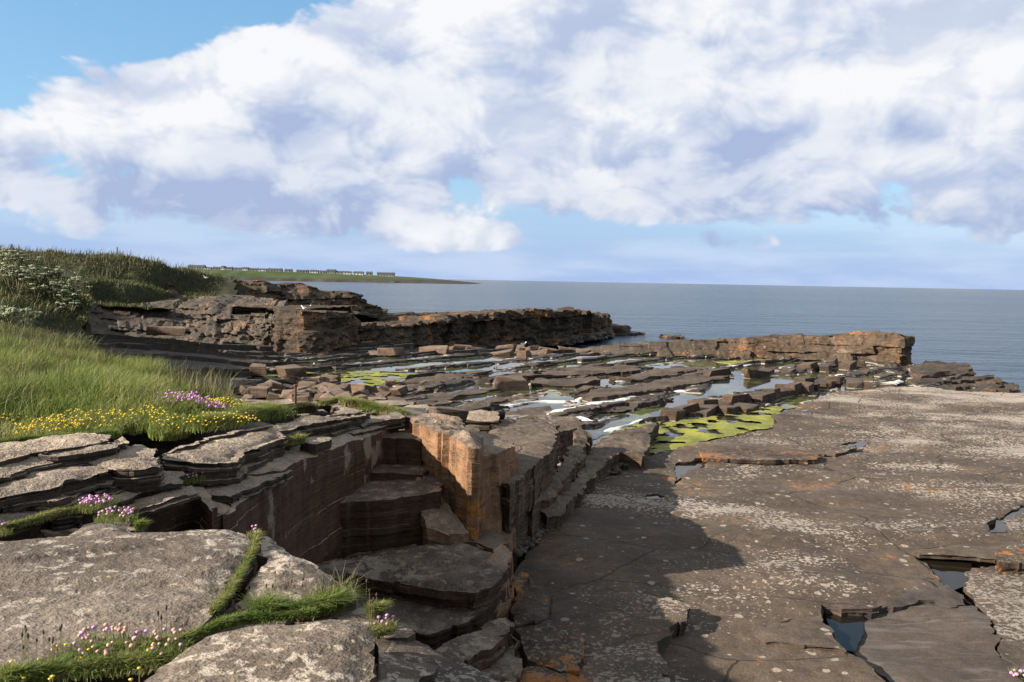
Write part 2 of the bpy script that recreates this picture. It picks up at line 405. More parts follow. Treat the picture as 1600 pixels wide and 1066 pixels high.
def rock(name, top=((.075, .06, .046), (.12, .10, .078)), side=((.06, .036, .022), (.12, .072, .04), (.17, .12, .08)),
         white=0.0, white_col=(.42, .395, .34), wthr=.56, wscale=9.0, wgrad=None, orange=0.0, side_pale=0.0, strata=11.0, tilt=(0, 0), bump=.5,
         crust=None, wet=None, rough=.82, laminae=0.0, moss=0.0, cracks=0.0, stain=.5, grain=1.0, dist=.03, speck=.35):
    mt, g, bs, nt = new_mat(name)
    geo = g.n('ShaderNodeNewGeometry'); pos = geo.outputs['Position']; nrm = geo.outputs['True Normal']
    nz = g.n('ShaderNodeSeparateXYZ', None, Vector=nrm).outputs[2]
    sp = g.n('ShaderNodeSeparateXYZ', None, Vector=pos); px, py, pz = sp.outputs
    oi = g.n('ShaderNodeObjectInfo').outputs['Random']
    topm = g.ss(nz, .45, .80)
    # top colour: broad, middle and fine mottling
    a = g.noise(pos, .7, 4, .6); b = g.noise(pos, 4.5, 5, .68); c = g.noise(pos, 38.0, 2, .7)
    f = g.math('ADD', g.math('MULTIPLY', a, .5), g.math('ADD', g.math('MULTIPLY', b, .55), g.math('MULTIPLY', c, .45)))
    tcol = g.ramp(f, [(.52, tuple(v * .72 for v in top[0])), (.68, top[0]), (.82, top[1]), (.95, tuple(v * 1.35 for v in top[1]))])
    pk = g.noise(pos, 75.0, 1, .6)
    tcol = g.mix(g.math('MULTIPLY', g.ss(pk, .60, .72), speck), tcol, tuple(v * 1.9 for v in top[1]))
    tcol = g.mix(g.math('MULTIPLY', g.ss(pk, .40, .30), speck), tcol, tuple(v * .45 for v in top[0]))
    if laminae:
        lv = g.vmath('MULTIPLY', pos, (.5, 2.6, 1.0)); l = g.noise(lv, 2.2, 7, .62, .9)
        tcol = g.mix(g.math('MULTIPLY', g.ss(l, .50, .66), laminae), tcol, tuple(min(1, v * 1.75) for v in (top[1][2], top[1][2], top[1][2])))
    # side colour: bedding
    bz = g.math('ADD', pz, g.math('ADD', g.math('MULTIPLY', px, tilt[0]), g.math('MULTIPLY', py, tilt[1])))
    bv = g.n('ShaderNodeCombineXYZ', None, X=g.math('MULTIPLY', px, .35), Y=g.math('MULTIPLY', py, .35), Z=g.math('MULTIPLY', bz, strata)).outputs[0]
    s1 = g.noise(bv, 1.6, 5, .66); s2 = g.noise(bv, 6.5, 1, .6)
    sv = g.noise(g.vmath('MULTIPLY', pos, (2.2, 2.2, .45)), 1.4, 3, .6)
    sf = g.math('ADD', g.math('MULTIPLY', s1, .65), g.math('ADD', g.math('MULTIPLY', s2, .25), g.math('MULTIPLY', sv, stain * .6)))
    scol = g.ramp(sf, [(.36, side[0]), (.58, side[1]), (.80, side[2])])
    scol = g.mix(g.ss(g.math('ADD', g.math('MULTIPLY', b, .7), g.math('MULTIPLY', c, .4)), .38, .70, .75, 0.0), scol, tuple(v * .55 for v in side[0]))
    if side_pale:
        pn = g.noise(g.vmath('MULTIPLY', pos, (1, 1, .7)), 2.1, 5, .55)
        scol = g.mix(g.math('MULTIPLY', g.ss(pn, .60, .66), side_pale), scol, (.36, .33, .28))
    col = g.mix(topm, scol, tcol)
    if white:
        big = g.noise(g.vmath('MULTIPLY', pos, (.55, 1.0, 1.0)), .55, 5, .6, .3)
        if wgrad:
            # lichen cover grows along a line across the rock
            gx_ = g.math('ADD', g.math('MULTIPLY', px, wgrad[0]), g.math('ADD', g.math('MULTIPLY', py, wgrad[1]), wgrad[2]))
            big = g.math('ADD', big, g.ss(gx_, 0, 1, -.10, .12))
        sm = g.noise(pos, wscale, 4, .66)
        wm = g.math('ADD', g.math('MULTIPLY', big, .52), g.math('MULTIPLY', sm, .58))
        mask = g.math('MULTIPLY', g.ss(wm, wthr, wthr + .03), topm)
        # discrete lichen rosettes
        vo = g.n('ShaderNodeTexVoronoi', dict(feature='F1'), Vector=g.vmath('ADD', pos, g.vmath('MULTIPLY', g.n('ShaderNodeTexNoise', None, Vector=pos, Scale=14.0).outputs[1], (.06, .06, .06))), Scale=5.2)
        rc = g.n('ShaderNodeSeparateColor', None, Color=vo.outputs['Color']).outputs[0]
        spot = g.math('MULTIPLY', g.ss(vo.outputs['Distance'], g.math('MULTIPLY', g.math('SUBTRACT', rc, .55), .80), g.math('MULTIPLY', g.math('SUBTRACT', rc, .56), .62)), g.ss(rc, .66, .67))
        mask = g.math('MAXIMUM', mask, g.math('MULTIPLY', g.math('MULTIPLY', spot, topm), .85))
        wc = g.mix(g.ss(c, .35, .7), tuple(v * .78 for v in white_col), white_col)
        col = g.mix(g.math('MULTIPLY', mask, white), col, wc)
    if orange:
        on = g.noise(pos, 8.5, 6, .66, .2); ob = g.noise(pos, .7, 3, .5)
        om = g.ss(g.math('ADD', g.math('MULTIPLY', on, .6), g.math('MULTIPLY', ob, .5)), .645 - .05 * orange, .68 - .05 * orange)
        col = g.mix(g.math('MULTIPLY', om, .85), col, g.mix(g.ss(c, .3, .7), (.30, .11, .02), (.46, .23, .06)))
    if moss:
        mn = g.noise(pos, 1.1, 6, .6)
        col = g.mix(g.math('MULTIPLY', g.ss(mn, .55, .68), moss), col, (.05, .055, .02))
    if crust:
        lvl, hw, amt = crust
        cn = g.noise(pos, 1.3, 5, .6); cn2 = g.noise(pos, 9, 4, .6)
        dz = g.math('ABSOLUTE', g.math('SUBTRACT', g.math('ADD', pz, g.math('MULTIPLY', g.math('SUBTRACT', cn2, .5), hw * 1.2)), lvl + hw * .7))
        cm = g.math('MULTIPLY', g.ss(dz, hw, hw * .55), g.ss(cn, .40, .54))
        col = g.mix(g.math('MULTIPLY', cm, amt), col, (.58, .57, .49))
    if cracks:
        cvv = g.vmath('ADD', g.vmath('MULTIPLY', pos, (.30, .42, .3)), g.vmath('MULTIPLY', g.n('ShaderNodeTexNoise', None, Vector=pos, Scale=2.3, Detail=4.0).outputs[1], (.07, .07, .07)))
        vc = g.n('ShaderNodeTexVoronoi', dict(feature='DISTANCE_TO_EDGE'), Vector=cvv, Scale=1.0).outputs['Distance']
        crm = g.math('MULTIPLY', g.ss(vc, .009, .002), g.ss(g.noise(pos, .5, 3, .5), .34, .48))
        col = g.mix(g.math('MULTIPLY', crm, cracks), col, (.022, .017, .013))
    # per-block tone
    hsv = g.n('ShaderNodeHueSaturation', None, Color=g.mix(1.0, col, g.vmath('MULTIPLY', col, (.82, .70, .60))), Value=g.math('ADD', .88, g.math('MULTIPLY', oi, .26)), Saturation=g.math('ADD', .92, g.math('MULTIPLY', oi, .14)))
    nt.links.new(hsv.outputs[0], bs.inputs['Base Color'])
    rg = g.math('ADD', rough - .12, g.math('MULTIPLY', b, .25))
    if wet:
        wl, wh = wet
        rg = g.math('MULTIPLY', rg, g.ss(g.math('ADD', pz, g.math('MULTIPLY', b, .3)), wl, wh, .45, 1.0))
    nt.links.new(rg, bs.inputs['Roughness'])
    bs.inputs['Specular IOR Level'].default_value = .35
    # relief
    mid_ = g.noise(pos, 14.0, 3, .65)
    hb = g.math('ADD', g.math('ADD', g.math('MULTIPLY', b, .55), g.math('MULTIPLY', mid_, .22 * grain)), g.math('MULTIPLY', c, .10 * grain))
    hs = g.math('ADD', g.math('MULTIPLY', s1, .8), g.math('MULTIPLY', s2, .35))
    hgt = g.math('ADD', g.math('MULTIPLY', hb, g.math('ADD', .45, g.math('MULTIPLY', topm, .55))), g.math('MULTIPLY', hs, g.math('SUBTRACT', 1.0, topm)))
    if cracks: hgt = g.math('SUBTRACT', hgt, g.math('MULTIPLY', crm, .5))
    bp = g.n('ShaderNodeBump', None, Strength=bump, Distance=dist * 2.2, Height=hgt)
    nt.links.new(bp.outputs[0], bs.inputs['Normal'])
    return mt

M = {}
M['fore'] = rock('clifftop_flagstone', top=((.140, .120, .096), (.25, .222, .182)), side=((.055, .038, .024), (.11, .078, .048), (.19, .15, .105)), white=.9, wthr=.588, wscale=9, white_col=(.56, .53, .46), orange=.0, strata=14, bump=.8, grain=2.2, dist=.02, speck=.28)
M['flag'] = rock('bedded_flagstone', top=((.22, .19, .15), (.41, .365, .295)), side=((.042, .031, .022), (.10, .076, .052), (.20, .165, .12)), white=.5, wthr=.61, wscale=12, orange=.0, strata=18, bump=1.0, grain=2.0, speck=.5)  # top tones raised: extra sunlight of sunward-tilted beds painted into the colour
M['wall'] = rock('fissure_wall_rock', top=((.21, .18, .14), (.40, .355, .285)), side=((.045, .027, .015), (.105, .060, .032), (.175, .110, .064)), white=.4, wthr=.63, side_pale=.75, orange=0.0, strata=20, tilt=(.0, .02), bump=.8, dist=.025, speck=.4)  # top colour brightened too, in place of a real tilt towards the sun
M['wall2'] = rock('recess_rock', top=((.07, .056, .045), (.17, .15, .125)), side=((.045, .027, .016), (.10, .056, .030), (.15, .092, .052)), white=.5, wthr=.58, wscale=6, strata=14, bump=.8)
M['pillar'] = rock('orange_joint_face', top=((.15, .115, .085), (.26, .225, .18)), side=((.12, .062, .030), (.22, .125, .068), (.32, .21, .13)), white=.3, orange=.25, strata=1.6, bump=.9, stain=.9, dist=.04)
M['ledge'] = rock('ledge_flagstone', top=((.10, .078, .058), (.175, .145, .108)), side=((.05, .032, .02), (.13, .087, .052), (.23, .18, .12)), white=.45, wthr=.62, wscale=12, strata=9, bump=.8, cracks=.5)
M['plat'] = rock('platform_flagstone', top=((.072, .056, .042), (.125, .102, .076)), side=((.045, .032, .022), (.10, .075, .052), (.16, .13, .095)), white=.95, wthr=.572, wscale=15, white_col=(.47, .45, .40), wgrad=(.070, -.010, -.16), laminae=.22, orange=-.35, strata=14, bump=.6, cracks=.7, grain=1.8, dist=.02, speck=.35)
M['plat_grey'] = rock('smooth_grey_flagstone', top=((.068, .057, .049), (.098, .085, .074)), side=((.05, .04, .03), (.09, .075, .06), (.14, .12, .10)), laminae=.8, bump=.45, white=.0, strata=14, dist=.02)
M['plat_low'] = rock('lower_flagstone', top=((.075, .060, .047), (.13, .107, .082)), side=((.05, .04, .03), (.09, .075, .06), (.14, .12, .10)), white=.85, wthr=.575, wscale=17, white_col=(.44, .42, .37), orange=-.25, bump=.55, cracks=.4, dist=.02, grain=1.6)
M['lichen'] = rock('orange_lichened_rock', top=((.05, .04, .031), (.12, .098, .072)), side=((.045, .03, .02), (.09, .062, .042), (.16, .13, .10)), white=.6, wthr=.585, wscale=14, orange=1.5, bump=.95, strata=8, grain=2)
M['shore'] = rock('tidal_flagstone', top=((.040, .033, .025), (.100, .083, .062)), side=((.026, .019, .013), (.062, .043, .027), (.11, .08, .052)), strata=9, bump=.8, crust=(2.60, .022, .95), wet=(2.5, 2.9), moss=.5, rough=.75)
M['block'] = rock('ledge_block_rock', top=((.075, .060, .046), (.135, .112, .088)), side=((.040, .027, .017), (.095, .062, .038), (.17, .125, .085)), strata=8, bump=.8, crust=(2.60, .018, .6))
M['boulder'] = rock('fallen_block_rock', top=((.15, .118, .088), (.23, .188, .148)), side=((.08, .052, .034), (.155, .108, .072), (.22, .165, .12)), strata=6, bump=.7)
M['cliff'] = rock('grey_cliff_rock', top=((.09, .075, .056), (.18, .155, .12)), side=((.07, .055, .042), (.19, .155, .118), (.40, .35, .28)), strata=4.0, bump=1.0, moss=.25, orange=.1, dist=.12)
M['cliff_dark'] = rock('dark_cliff_rock', top=((.055, .045, .03), (.12, .098, .068)), side=((.026, .018, .012), (.066, .043, .026), (.14, .092, .055)), strata=2.4, bump=1.0, moss=.3, orange=.35, dist=.12, wet=(0.5, 2.2))
M['ridge'] = rock('brown_ridge_rock', top=((.05, .042, .032), (.115, .095, .07)), side=((.07, .047, .030), (.135, .093, .060), (.22, .172, .125)), strata=2.6, bump=.9, side_pale=.35, orange=.2, dist=.10)

def simple(name, c1, c2, rough=.8, scale=6.0, bump=.3, attr=False, trans=0.0, spec=.3):
    mt, g, bs, nt = new_mat(name)
    geo = g.n('ShaderNodeNewGeometry'); pos = geo.outputs['Position']
    n = g.noise(pos, scale, 5, .6)
    f = g.ss(n, .3, .7)
    if attr:
        at = g.n('ShaderNodeAttribute', dict(attribute_name='tint')).outputs['Fac']
        f = g.math('ADD', g.math('MULTIPLY', at, .75), g.math('MULTIPLY', f, .25))
    setc(nt, bs.inputs['Base Color'], g.mix(f, c1, c2)); bs.inputs['Roughness'].default_value = rough
    bs.inputs['Specular IOR Level'].default_value = spec
    if bump: nt.links.new(g.n('ShaderNodeBump', None, Strength=bump, Distance=.02, Height=n).outputs[0], bs.inputs['Normal'])
    if trans:
        tr = g.n('ShaderNodeBsdfTranslucent', None, Color=g.mix(f, c1, c2)); mx = g.n('ShaderNodeMixShader', None, Fac=trans)
        nt.links.new(bs.outputs[0], mx.inputs[1]); nt.links.new(tr.outputs[0], mx.inputs[2])
        out = [n_ for n_ in nt.nodes if n_.type == 'OUTPUT_MATERIAL'][0]; nt.links.new(mx.outputs[0], out.inputs[0])
    return mt
def grass_mat(name, cols, trans=.35):
    mt, g, bs, nt = new_mat(name)
    at = g.n('ShaderNodeAttribute', dict(attribute_name='tint')).outputs['Fac']
    pos = g.n('ShaderNodeNewGeometry').outputs['Position']
    n = g.noise(pos, .55, 4, .6); n2 = g.noise(pos, 2.2, 3, .6)
    f = g.math('ADD', g.math('MULTIPLY', at, .55), g.math('ADD', g.math('MULTIPLY', g.ss(n, .3, .7), .3), g.math('MULTIPLY', g.ss(n2, .3, .7), .18)))
    k = len(cols); c = g.ramp(f, [(i / (k - 1) * .9 + .03, cols[i]) for i in range(k)])
    setc(nt, bs.inputs['Base Color'], c); bs.inputs['Roughness'].default_value = .6; bs.inputs['Specular IOR Level'].default_value = .25
    tr = g.n('ShaderNodeBsdfTranslucent', None, Color=c); mx = g.n('ShaderNodeMixShader', None, Fac=trans)
    nt.links.new(bs.outputs[0], mx.inputs[1]); nt.links.new(tr.outputs[0], mx.inputs[2])
    out = [n_ for n_ in nt.nodes if n_.type == 'OUTPUT_MATERIAL'][0]; nt.links.new(mx.outputs[0], out.inputs[0])
    return mt
M['grass'] = grass_mat('meadow_grass', [(.06, .095, .018), (.125, .175, .032), (.21, .245, .052), (.32, .29, .10), (.42, .33, .19)])
M['grass_short'] = grass_mat('short_turf', [(.06, .11, .02), (.13, .19, .035), (.20, .23, .05), (.30, .25, .10), (.38, .30, .17)])
M['hill_grass'] = grass_mat('rough_hill_grass', [(.024, .038, .010), (.046, .064, .015), (.085, .095, .026), (.125, .090, .035), (.22, .20, .09)], .25)
M['soil'] = simple('turf_soil', (.03, .03, .014), (.06, .055, .026), .95, 3, .5)
M['hill_soil'] = simple('hill_turf', (.026, .030, .012), (.055, .05, .022), .95, 1.2, .6)
M['pink'] = simple('thrift_petal', (.46, .19, .36), (.64, .33, .52), .7, 30, 0, True)
M['peach'] = simple('faded_thrift_head', (.44, .22, .17), (.58, .36, .27), .8, 30, 0, True)
M['yellow'] = simple('yellow_petal', (.62, .40, .02), (.80, .58, .04), .6, 30, 0, True)
M['umbel'] = simple('cream_umbel', (.20, .21, .10), (.36, .36, .23), .8, 20, 0, True)
M['stem'] = simple('dry_stem', (.10, .10, .035), (.22, .17, .09), .8, 20, 0, True)
M['brownhead'] = simple('plantain_head', (.05, .03, .018), (.10, .065, .04), .8, 20, 0)
M['rust'] = simple('rusty_iron', (.10, .035, .018), (.17, .07, .035), .85, 30, .5)
M['post'] = simple('weathered_wood', (.07, .06, .05), (.12, .10, .085), .9, 20, .3)
M['gull_white'] = simple('gull_plumage', (.70, .70, .68), (.80, .80, .78), .8, 20, 0)
M['gull_grey'] = simple('gull_back', (.16, .17, .18), (.22, .23, .24), .8, 20, 0)
M['beak'] = simple('gull_beak', (.55, .35, .03), (.6, .4, .05), .5, 20, 0)
M['render_w'] = simple('white_render', (.48, .47, .44), (.58, .57, .54), .9, .3, 0)
M['render_g'] = simple('grey_render', (.20, .18, .16), (.27, .25, .22), .9, .3, 0)
M['roof'] = simple('slate_roof', (.055, .055, .06), (.085, .08, .08), .8, .5, 0)
M['glass'] = simple('dark_window', (.03, .035, .04), (.05, .055, .06), .2, .5, 0, spec=.5)
M['headland'] = simple('headland_turf', (.045, .065, .022), (.085, .10, .035), .95, .012, 0)
M['headcliff'] = simple('headland_cliff', (.035, .030, .026), (.09, .075, .06), .95, .06, .3)
M['crust'] = simple('dried_white_algae', (.52, .51, .45), (.76, .75, .69), .9, 5, .6)
M['pebble'] = rock('shore_pebble', top=((.08, .068, .055), (.16, .14, .115)), side=((.06, .045, .032), (.11, .09, .07), (.17, .14, .11)), bump=.4)

def water_mat(name, base, rough, bscale, bstr, stretch=(1, 1, 1), algae=None, dist=.05):
    mt, g, bs, nt = new_mat(name)
    pos = g.n('ShaderNodeNewGeometry').outputs['Position']; v = g.vmath('MULTIPLY', pos, stretch)
    n = g.noise(v, bscale, 4, .55); h = n
    bs.inputs['IOR'].default_value = 1.333; bs.inputs['Roughness'].default_value = rough; bs.inputs['Specular IOR Level'].default_value = .4
    if algae:
        an = g.math('ADD', g.math('MULTIPLY', g.noise(g.vmath('MULTIPLY', pos, (.7, .7, 1)), .55, 5, .6, .4), .75), g.math('MULTIPLY', g.noise(pos, 5, 4, .6), .25))
        am = g.ss(an, algae[0], algae[1])
        setc(nt, bs.inputs['Base Color'], g.mix(am, base, algae[2]))
    else: setc(nt, bs.inputs['Base Color'], base)
    nt.links.new(g.n('ShaderNodeBump', None, Strength=bstr, Distance=dist, Height=h).outputs[0], bs.inputs['Normal'])
    return mt
M['pool'] = water_mat('pool_water', (.040, .036, .026), .03, 3.0, .02, algae=(.50, .60, (.11, .125, .035)))
M['pool_clear'] = water_mat('dark_pool_water', (.014, .011, .007), .03, 3.0, .02); M['pool_clear'].node_tree.nodes['Principled BSDF'].inputs['Specular IOR Level'].default_value = .28
# open sea
mt, g_, bs, nt = new_mat('sea_water'); M['sea'] = mt
pos = g_.n('ShaderNodeNewGeometry').outputs['Position']
w1 = g_.noise(g_.vmath('MULTIPLY', pos, (.55, 1.0, 1)), .55, 5, .62, .3); w2 = g_.noise(g_.vmath('MULTIPLY', pos, (.5, 1.0, 1)), .07, 4, .55); w3 = g_.noise(g_.vmath('MULTIPLY', pos, (.25, 1.0, 1)), .006, 3, .5)
setc(nt, bs.inputs['Base Color'], g_.mix(g_.ss(w3, .35, .65), (.022, .043, .066), (.036, .060, .085)))
bs.inputs['Roughness'].default_value = .22; bs.inputs['IOR'].default_value = 1.333; bs.inputs['Specular IOR Level'].default_value = .29
hh = g_.math('ADD', g_.math('MULTIPLY', w1, .8), g_.math('MULTIPLY', w2, 3.0))
nt.links.new(g_.n('ShaderNodeBump', None, Strength=.9, Distance=1.0, Height=hh).outputs[0], bs.inputs['Normal'])
# algae mat
mt, g_, bs, nt = new_mat('green_algae'); M['algae'] = mt
pos = g_.n('ShaderNodeNewGeometry').outputs['Position']
a1 = g_.noise(pos, 1.2, 5, .6); a2 = g_.noise(pos, 14, 5, .65)
setc(nt, bs.inputs['Base Color'], g_.mix(g_.ss(g_.math('ADD', g_.math('MULTIPLY', a1, .6), g_.math('MULTIPLY', a2, .4)), .38, .64), (.13, .135, .016), (.34, .31, .032)))
bs.inputs['Roughness'].default_value = .65
nt.links.new(g_.n('ShaderNodeBump', None, Strength=.6, Distance=.03, Height=a2).outputs[0], bs.inputs['Normal'])

# ================================================================== SEA
def strip_mesh(name, x0, x1, y0, y1, z, mat):
    return mesh_obj(name, [(x0, y0, z), (x1, y0, z), (x1, y1, z), (x0, y1, z)], [(0, 1, 2, 3)], mat, None, None, origin=False)
sea = tag(strip_mesh('sea', -40000, 40000, -3000, 45000, 0.0, M['sea']), kind='structure')

# ================================================================== FAR HEADLAND WITH HOUSES
HD = 1250.0
def px_x(px, d=HD): return W(px, 440, d)[0]
hx = np.array([px_x(p) for p in (150, 260, 330, 420, 520, 600, 650, 690, 720, 745)])
hz = np.array([15, 15.5, 15, 14.2, 12.0, 9.6, 6.4, 3.8, 1.6, -0.6])
def head_z(x, y):
    zt = np.interp(x, hx, hz)
    yf = HD - 40 + 26 * (fbm(x / 60, x * 0, 5) - .5) + (x - hx[-1]) * 0.05
    t = np.clip((y - yf) / 70.0, 0, 1)
    cl = sst(0, .12, t) * .40 + sst(.12, 1, t) * .60
    rough = (fbm(x / 9, y / 9, 6) - .5) * 3.0 * sst(0, .1, t) * (1 - sst(.12, .3, t)) + (fbm(x / 30, y / 30, 8) - .5) * 1.5 * sst(.1, .4, t)
    return -1.0 + (zt + 1.0) * cl + rough * np.clip(zt / 6, 0, 1)
mt, g_, bs, nt = new_mat('headland_ground')
geo = g_.n('ShaderNodeNewGeometry'); pz_ = g_.n('ShaderNodeSeparateXYZ', None, Vector=geo.outputs['Position']).outputs[2]
nn = g_.noise(geo.outputs['Position'], .035, 5, .6); n3 = g_.noise(geo.outputs['Position'], .012, 3, .5)
tm = g_.ss(g_.math('ADD', pz_, g_.math('MULTIPLY', g_.math('SUBTRACT', nn, .5), 6.0)), 3.6, 5.6)
setc(nt, bs.inputs['Base Color'], g_.mix(tm, g_.mix(nn, (.03, .027, .024), (.10, .085, .07)), g_.mix(g_.ss(n3, .35, .65), (.05, .068, .025), (.085, .10, .04))))
bs.inputs['Roughness'].default_value = 1.0; bs.inputs['Specular IOR Level'].default_value = .1
headland = height_mesh('headland', np.linspace(px_x(60), px_x(750), 260), np.concatenate([np.linspace(HD - 80, HD + 40, 60), np.linspace(HD + 45, HD + 400, 20)]), head_z, mt)
tag(headland, kind='structure')

def prism(x0, x1, y0, y1, z0, z1, zr):      # gable roof along x
    ym = (y0 + y1) / 2
    V = [(x0, y0, z0), (x1, y0, z0), (x1, y1, z0), (x0, y1, z0), (x0, ym, zr), (x1, ym, zr)]
    return V, [(0, 1, 5, 4), (2, 3, 4, 5), (1, 2, 5), (3, 0, 4), (3, 2, 1, 0)]
def boxv(x0, x1, y0, y1, z0, z1):
    V = [(x, y, z) for z in (z0, z1) for y in (y0, y1) for x in (x0, x1)]
    return V, [(0, 2, 3, 1), (4, 5, 7, 6), (0, 1, 5, 4), (1, 3, 7, 5), (3, 2, 6, 7), (2, 0, 4, 6)]
houses = [ # px centre, width px, wall h, roof h, wall, label
    (308, 26, 4.0, 3.0, 'render_g', 'long dark-roofed grey house rising just behind the grassy hill shoulder'),
    (326, 9, 2.8, 1.6, 'render_w', 'small white shed beside the long dark-roofed house'),
    (340, 13, 2.6, 2.4, 'render_g', 'low grey cottage between the white shed and the tall white house'),
    (349, 5, 4.4, 2.2, 'render_w', 'tall narrow bright white house on the headland'),
    (358, 12, 2.6, 2.4, 'render_g', 'grey bungalow right next to the tall narrow white house'),
    (373, 12, 2.6, 2.2, 'render_g', 'dark-roofed bungalow on the headland with pale gable'),
    (384, 8, 3.4, 2.4, 'render_w', 'small pale house with steep roof among the headland bungalows'),
    (397, 15, 2.6, 2.3, 'render_g', 'wide low bungalow inland of the dark headland cliffs'),
    (411, 12, 2.8, 2.2, 'render_w', 'pale-walled bungalow on the headland'),
    (430, 22, 2.8, 2.6, 'render_g', 'very long dark-roofed row of cottages on the headland'),
    (451, 11, 2.8, 2.2, 'render_g', 'grey cottage standing alone above the inlet'),
    (473, 18, 2.6, 2.2, 'render_g', 'low dark cottage with a white gable extension'),
    (491, 13, 3.2, 2.4, 'render_w', 'pale house with chimney halfway along the headland'),
    (505, 10, 2.6, 2.2, 'render_g', 'small grey bungalow halfway along the headland'),
    (518, 13, 4.2, 2.6, 'render_g', 'tall two-storey grey house towards the point'),
    (532, 12, 3.0, 2.0, 'render_g', 'brown-grey bungalow before the green field'),
    (543, 11, 3.2, 2.2, 'render_w', 'pale house with dark roof before the green field'),
    (560, 16, 3.6, 2.6, 'render_w', 'cream house with dark slate roof above the field'),
    (577, 9, 3.4, 2.8, 'render_g', 'steep-roofed small grey house near the headland point'),
    (603, 27, 4.2, 2.4, 'render_g', 'long terrace of houses last on the headland before the point')]
for k, (pc, wpx, wh, rh, wm, lab) in enumerate(houses):
    d = HD + 38 if pc < 540 else HD + 30
    w = wpx / FPX * d; xc = W(pc, 440, d)[0]; dy = 8.0
    zb = float(head_z(np.array([xc]), np.array([d]))[0]) - .3
    e = empty('house', (xc, d, zb)); tag(e, lab, 'house', 'houses on the far headland')
    V, F_ = boxv(xc - w / 2, xc + w / 2, d - dy / 2, d + dy / 2, zb, zb + wh); mesh_obj('wall', V, F_, M[wm], e)
    V, F_ = prism(xc - w / 2 - .4, xc + w / 2 + .4, d - dy / 2 - .5, d + dy / 2 + .5, zb + wh + .01, zb + wh + .02, zb + wh + rh); rf = mesh_obj('roof', V, F_, M['roof'], e)
    bpy.context.view_layer.update()
    for sx_ in (-.42, .42):
        V, F_ = boxv(xc + w * sx_ - .5, xc + w * sx_ + .5, d - .5, d + .5, zb + wh + rh - .8, zb + wh + rh + 1.0)
        c_ = mesh_obj('chimney', V, F_, M[wm], None); c_.parent = rf; c_.location = Vector(c_.location) - rf.location - e.location
    nw = max(2, int(w / 4))
    for q in range(nw):
        wx = xc - w / 2 + w * (q + .5) / nw
        V, F_ = boxv(wx - .7, wx + .7, d - dy / 2 - .08, d - dy / 2 + .1, zb + wh * .35, zb + wh * .8); mesh_obj('window', V, F_, M['glass'], e)

# ================================================================== GRASSY HILL AND SPUR
hill_cp = [W(-260, 392, 60), W(-120, 392, 60), W(0, 395, 60), W(70, 397, 60), W(130, 399, 60), W(190, 403, 60), W(240, 411, 60), W(275, 423, 61), W(300, 432, 63), W(330, 438, 65), W(365, 443, 68),
           W(60, 440, 54), W(140, 440, 54), W(200, 445, 55), W(250, 452, 56.5), W(290, 462, 58), W(110, 470, 50), W(170, 478, 52), W(240, 482, 54), W(290, 484, 56), W(120, 500, 46), W(150, 535, 43), W(240, 545, 45), W(330, 560, 46),
           W(-300, 385, 34), W(-150, 395, 32), W(-60, 402, 31), W(0, 415, 30), W(35, 428, 30), W(70, 448, 29.5), W(105, 478, 29), W(128, 508, 28.5), W(-100, 470, 27), W(0, 475, 27), W(60, 485, 27), W(100, 512, 27), W(130, 540, 27), W(40, 535, 25.5), W(-80, 540, 25), W(160, 560, 32), W(110, 470, 36), W(60, 445, 40), W(0, 425, 42),
           (-60, 75, 8.5), (-40, 80, 7.0), (-30, 85, 5.5), (-75, 60, 9.0), (-75, 40, 8.0), (-60, 30, 7.6), (-60, 100, 7.5), (-30, 100, 2.5), (-40, 110, 4), W(420, 470, 72), W(470, 476, 76), (-26, 75, 4.6)]
hill_f = idw(hill_cp, 4.5)
def hill_z(x, y): return hill_f(x, y) + (fbm(x / 2.6, y / 2.6, 31, 5) - .5) * .7 + (fbm(x / .8, y / .8, 33, 3) - .5) * .22
hill = height_mesh('grassy_hill', np.arange(-74, -9.5, .35), np.arange(24.5, 100, .4), hill_z, M['hill_soil'], mask=lambda x, y: ((y > 50.5) & (800 + x / y * FPX < 372 - np.clip(60 - y, 0, 7) * 14)) | ((y <= 50.5) & (800 + x / y * FPX < 142)))
tag(hill, kind='structure')

# ================================================================== CLIFFS IN THE MIDDLE DISTANCE
def prof(pts):      # (px, foot y, distance, top y, set-back) -> foot and top lines
    return [W(a_, b_, d_) for a_, b_, d_, t_, k_ in pts], [W(a_, t_, d_ + k_) for a_, b_, d_, t_, k_ in pts]
f_, t_ = prof([(112, 530, 44, 488, 5), (180, 538, 45.5, 478, 6.5), (250, 546, 46.5, 475, 7), (330, 558, 47, 479, 6.5), (400, 566, 47.2, 483, 5.5), (440, 566, 47.5, 485, 4)])
c = cliff('cliff', f_, t_, M['cliff'], res=.085, beds=(.10, .34), cols=(.5, 1.7), amp=.62, rug=1.5, dip=-.06, back=6, back_drop=-.5)
tag(c, 'pale grey stratified cliff below the dark grassy hill', 'cliff')
f_, t_ = prof([(430, 567, 47.3, 481, 3.0), (470, 566, 46.6, 482, 2.4), (505, 565, 47.5, 484, 2.2), (540, 562, 50, 489, 2), (556, 555, 55, 492, 2)])
c = cliff('cliff', f_, t_, M['cliff_dark'], res=.10, beds=(.4, 1.2), cols=(1.0, 2.6), amp=.5, rug=1.0, back=7, back_drop=-.1, toprough=.15)
tag(c, 'dark square rock buttress with gulls perched on its top', 'cliff')
f_, t_ = prof([(262, 486, 57, 447, 1.5), (300, 486, 59, 438, 2), (340, 486, 61, 436, 3), (372, 486, 62, 440, 3), (412, 486, 63, 441, 3), (440, 487, 64, 447, 4), (470, 488, 65, 446, 4), (500, 488, 66, 452, 4), (552, 490, 68, 456, 3), (566, 492, 69, 462, 3), (580, 495, 70, 474, 2), (600, 500, 73, 484, 2), (606, 500, 84, 487, 2)])
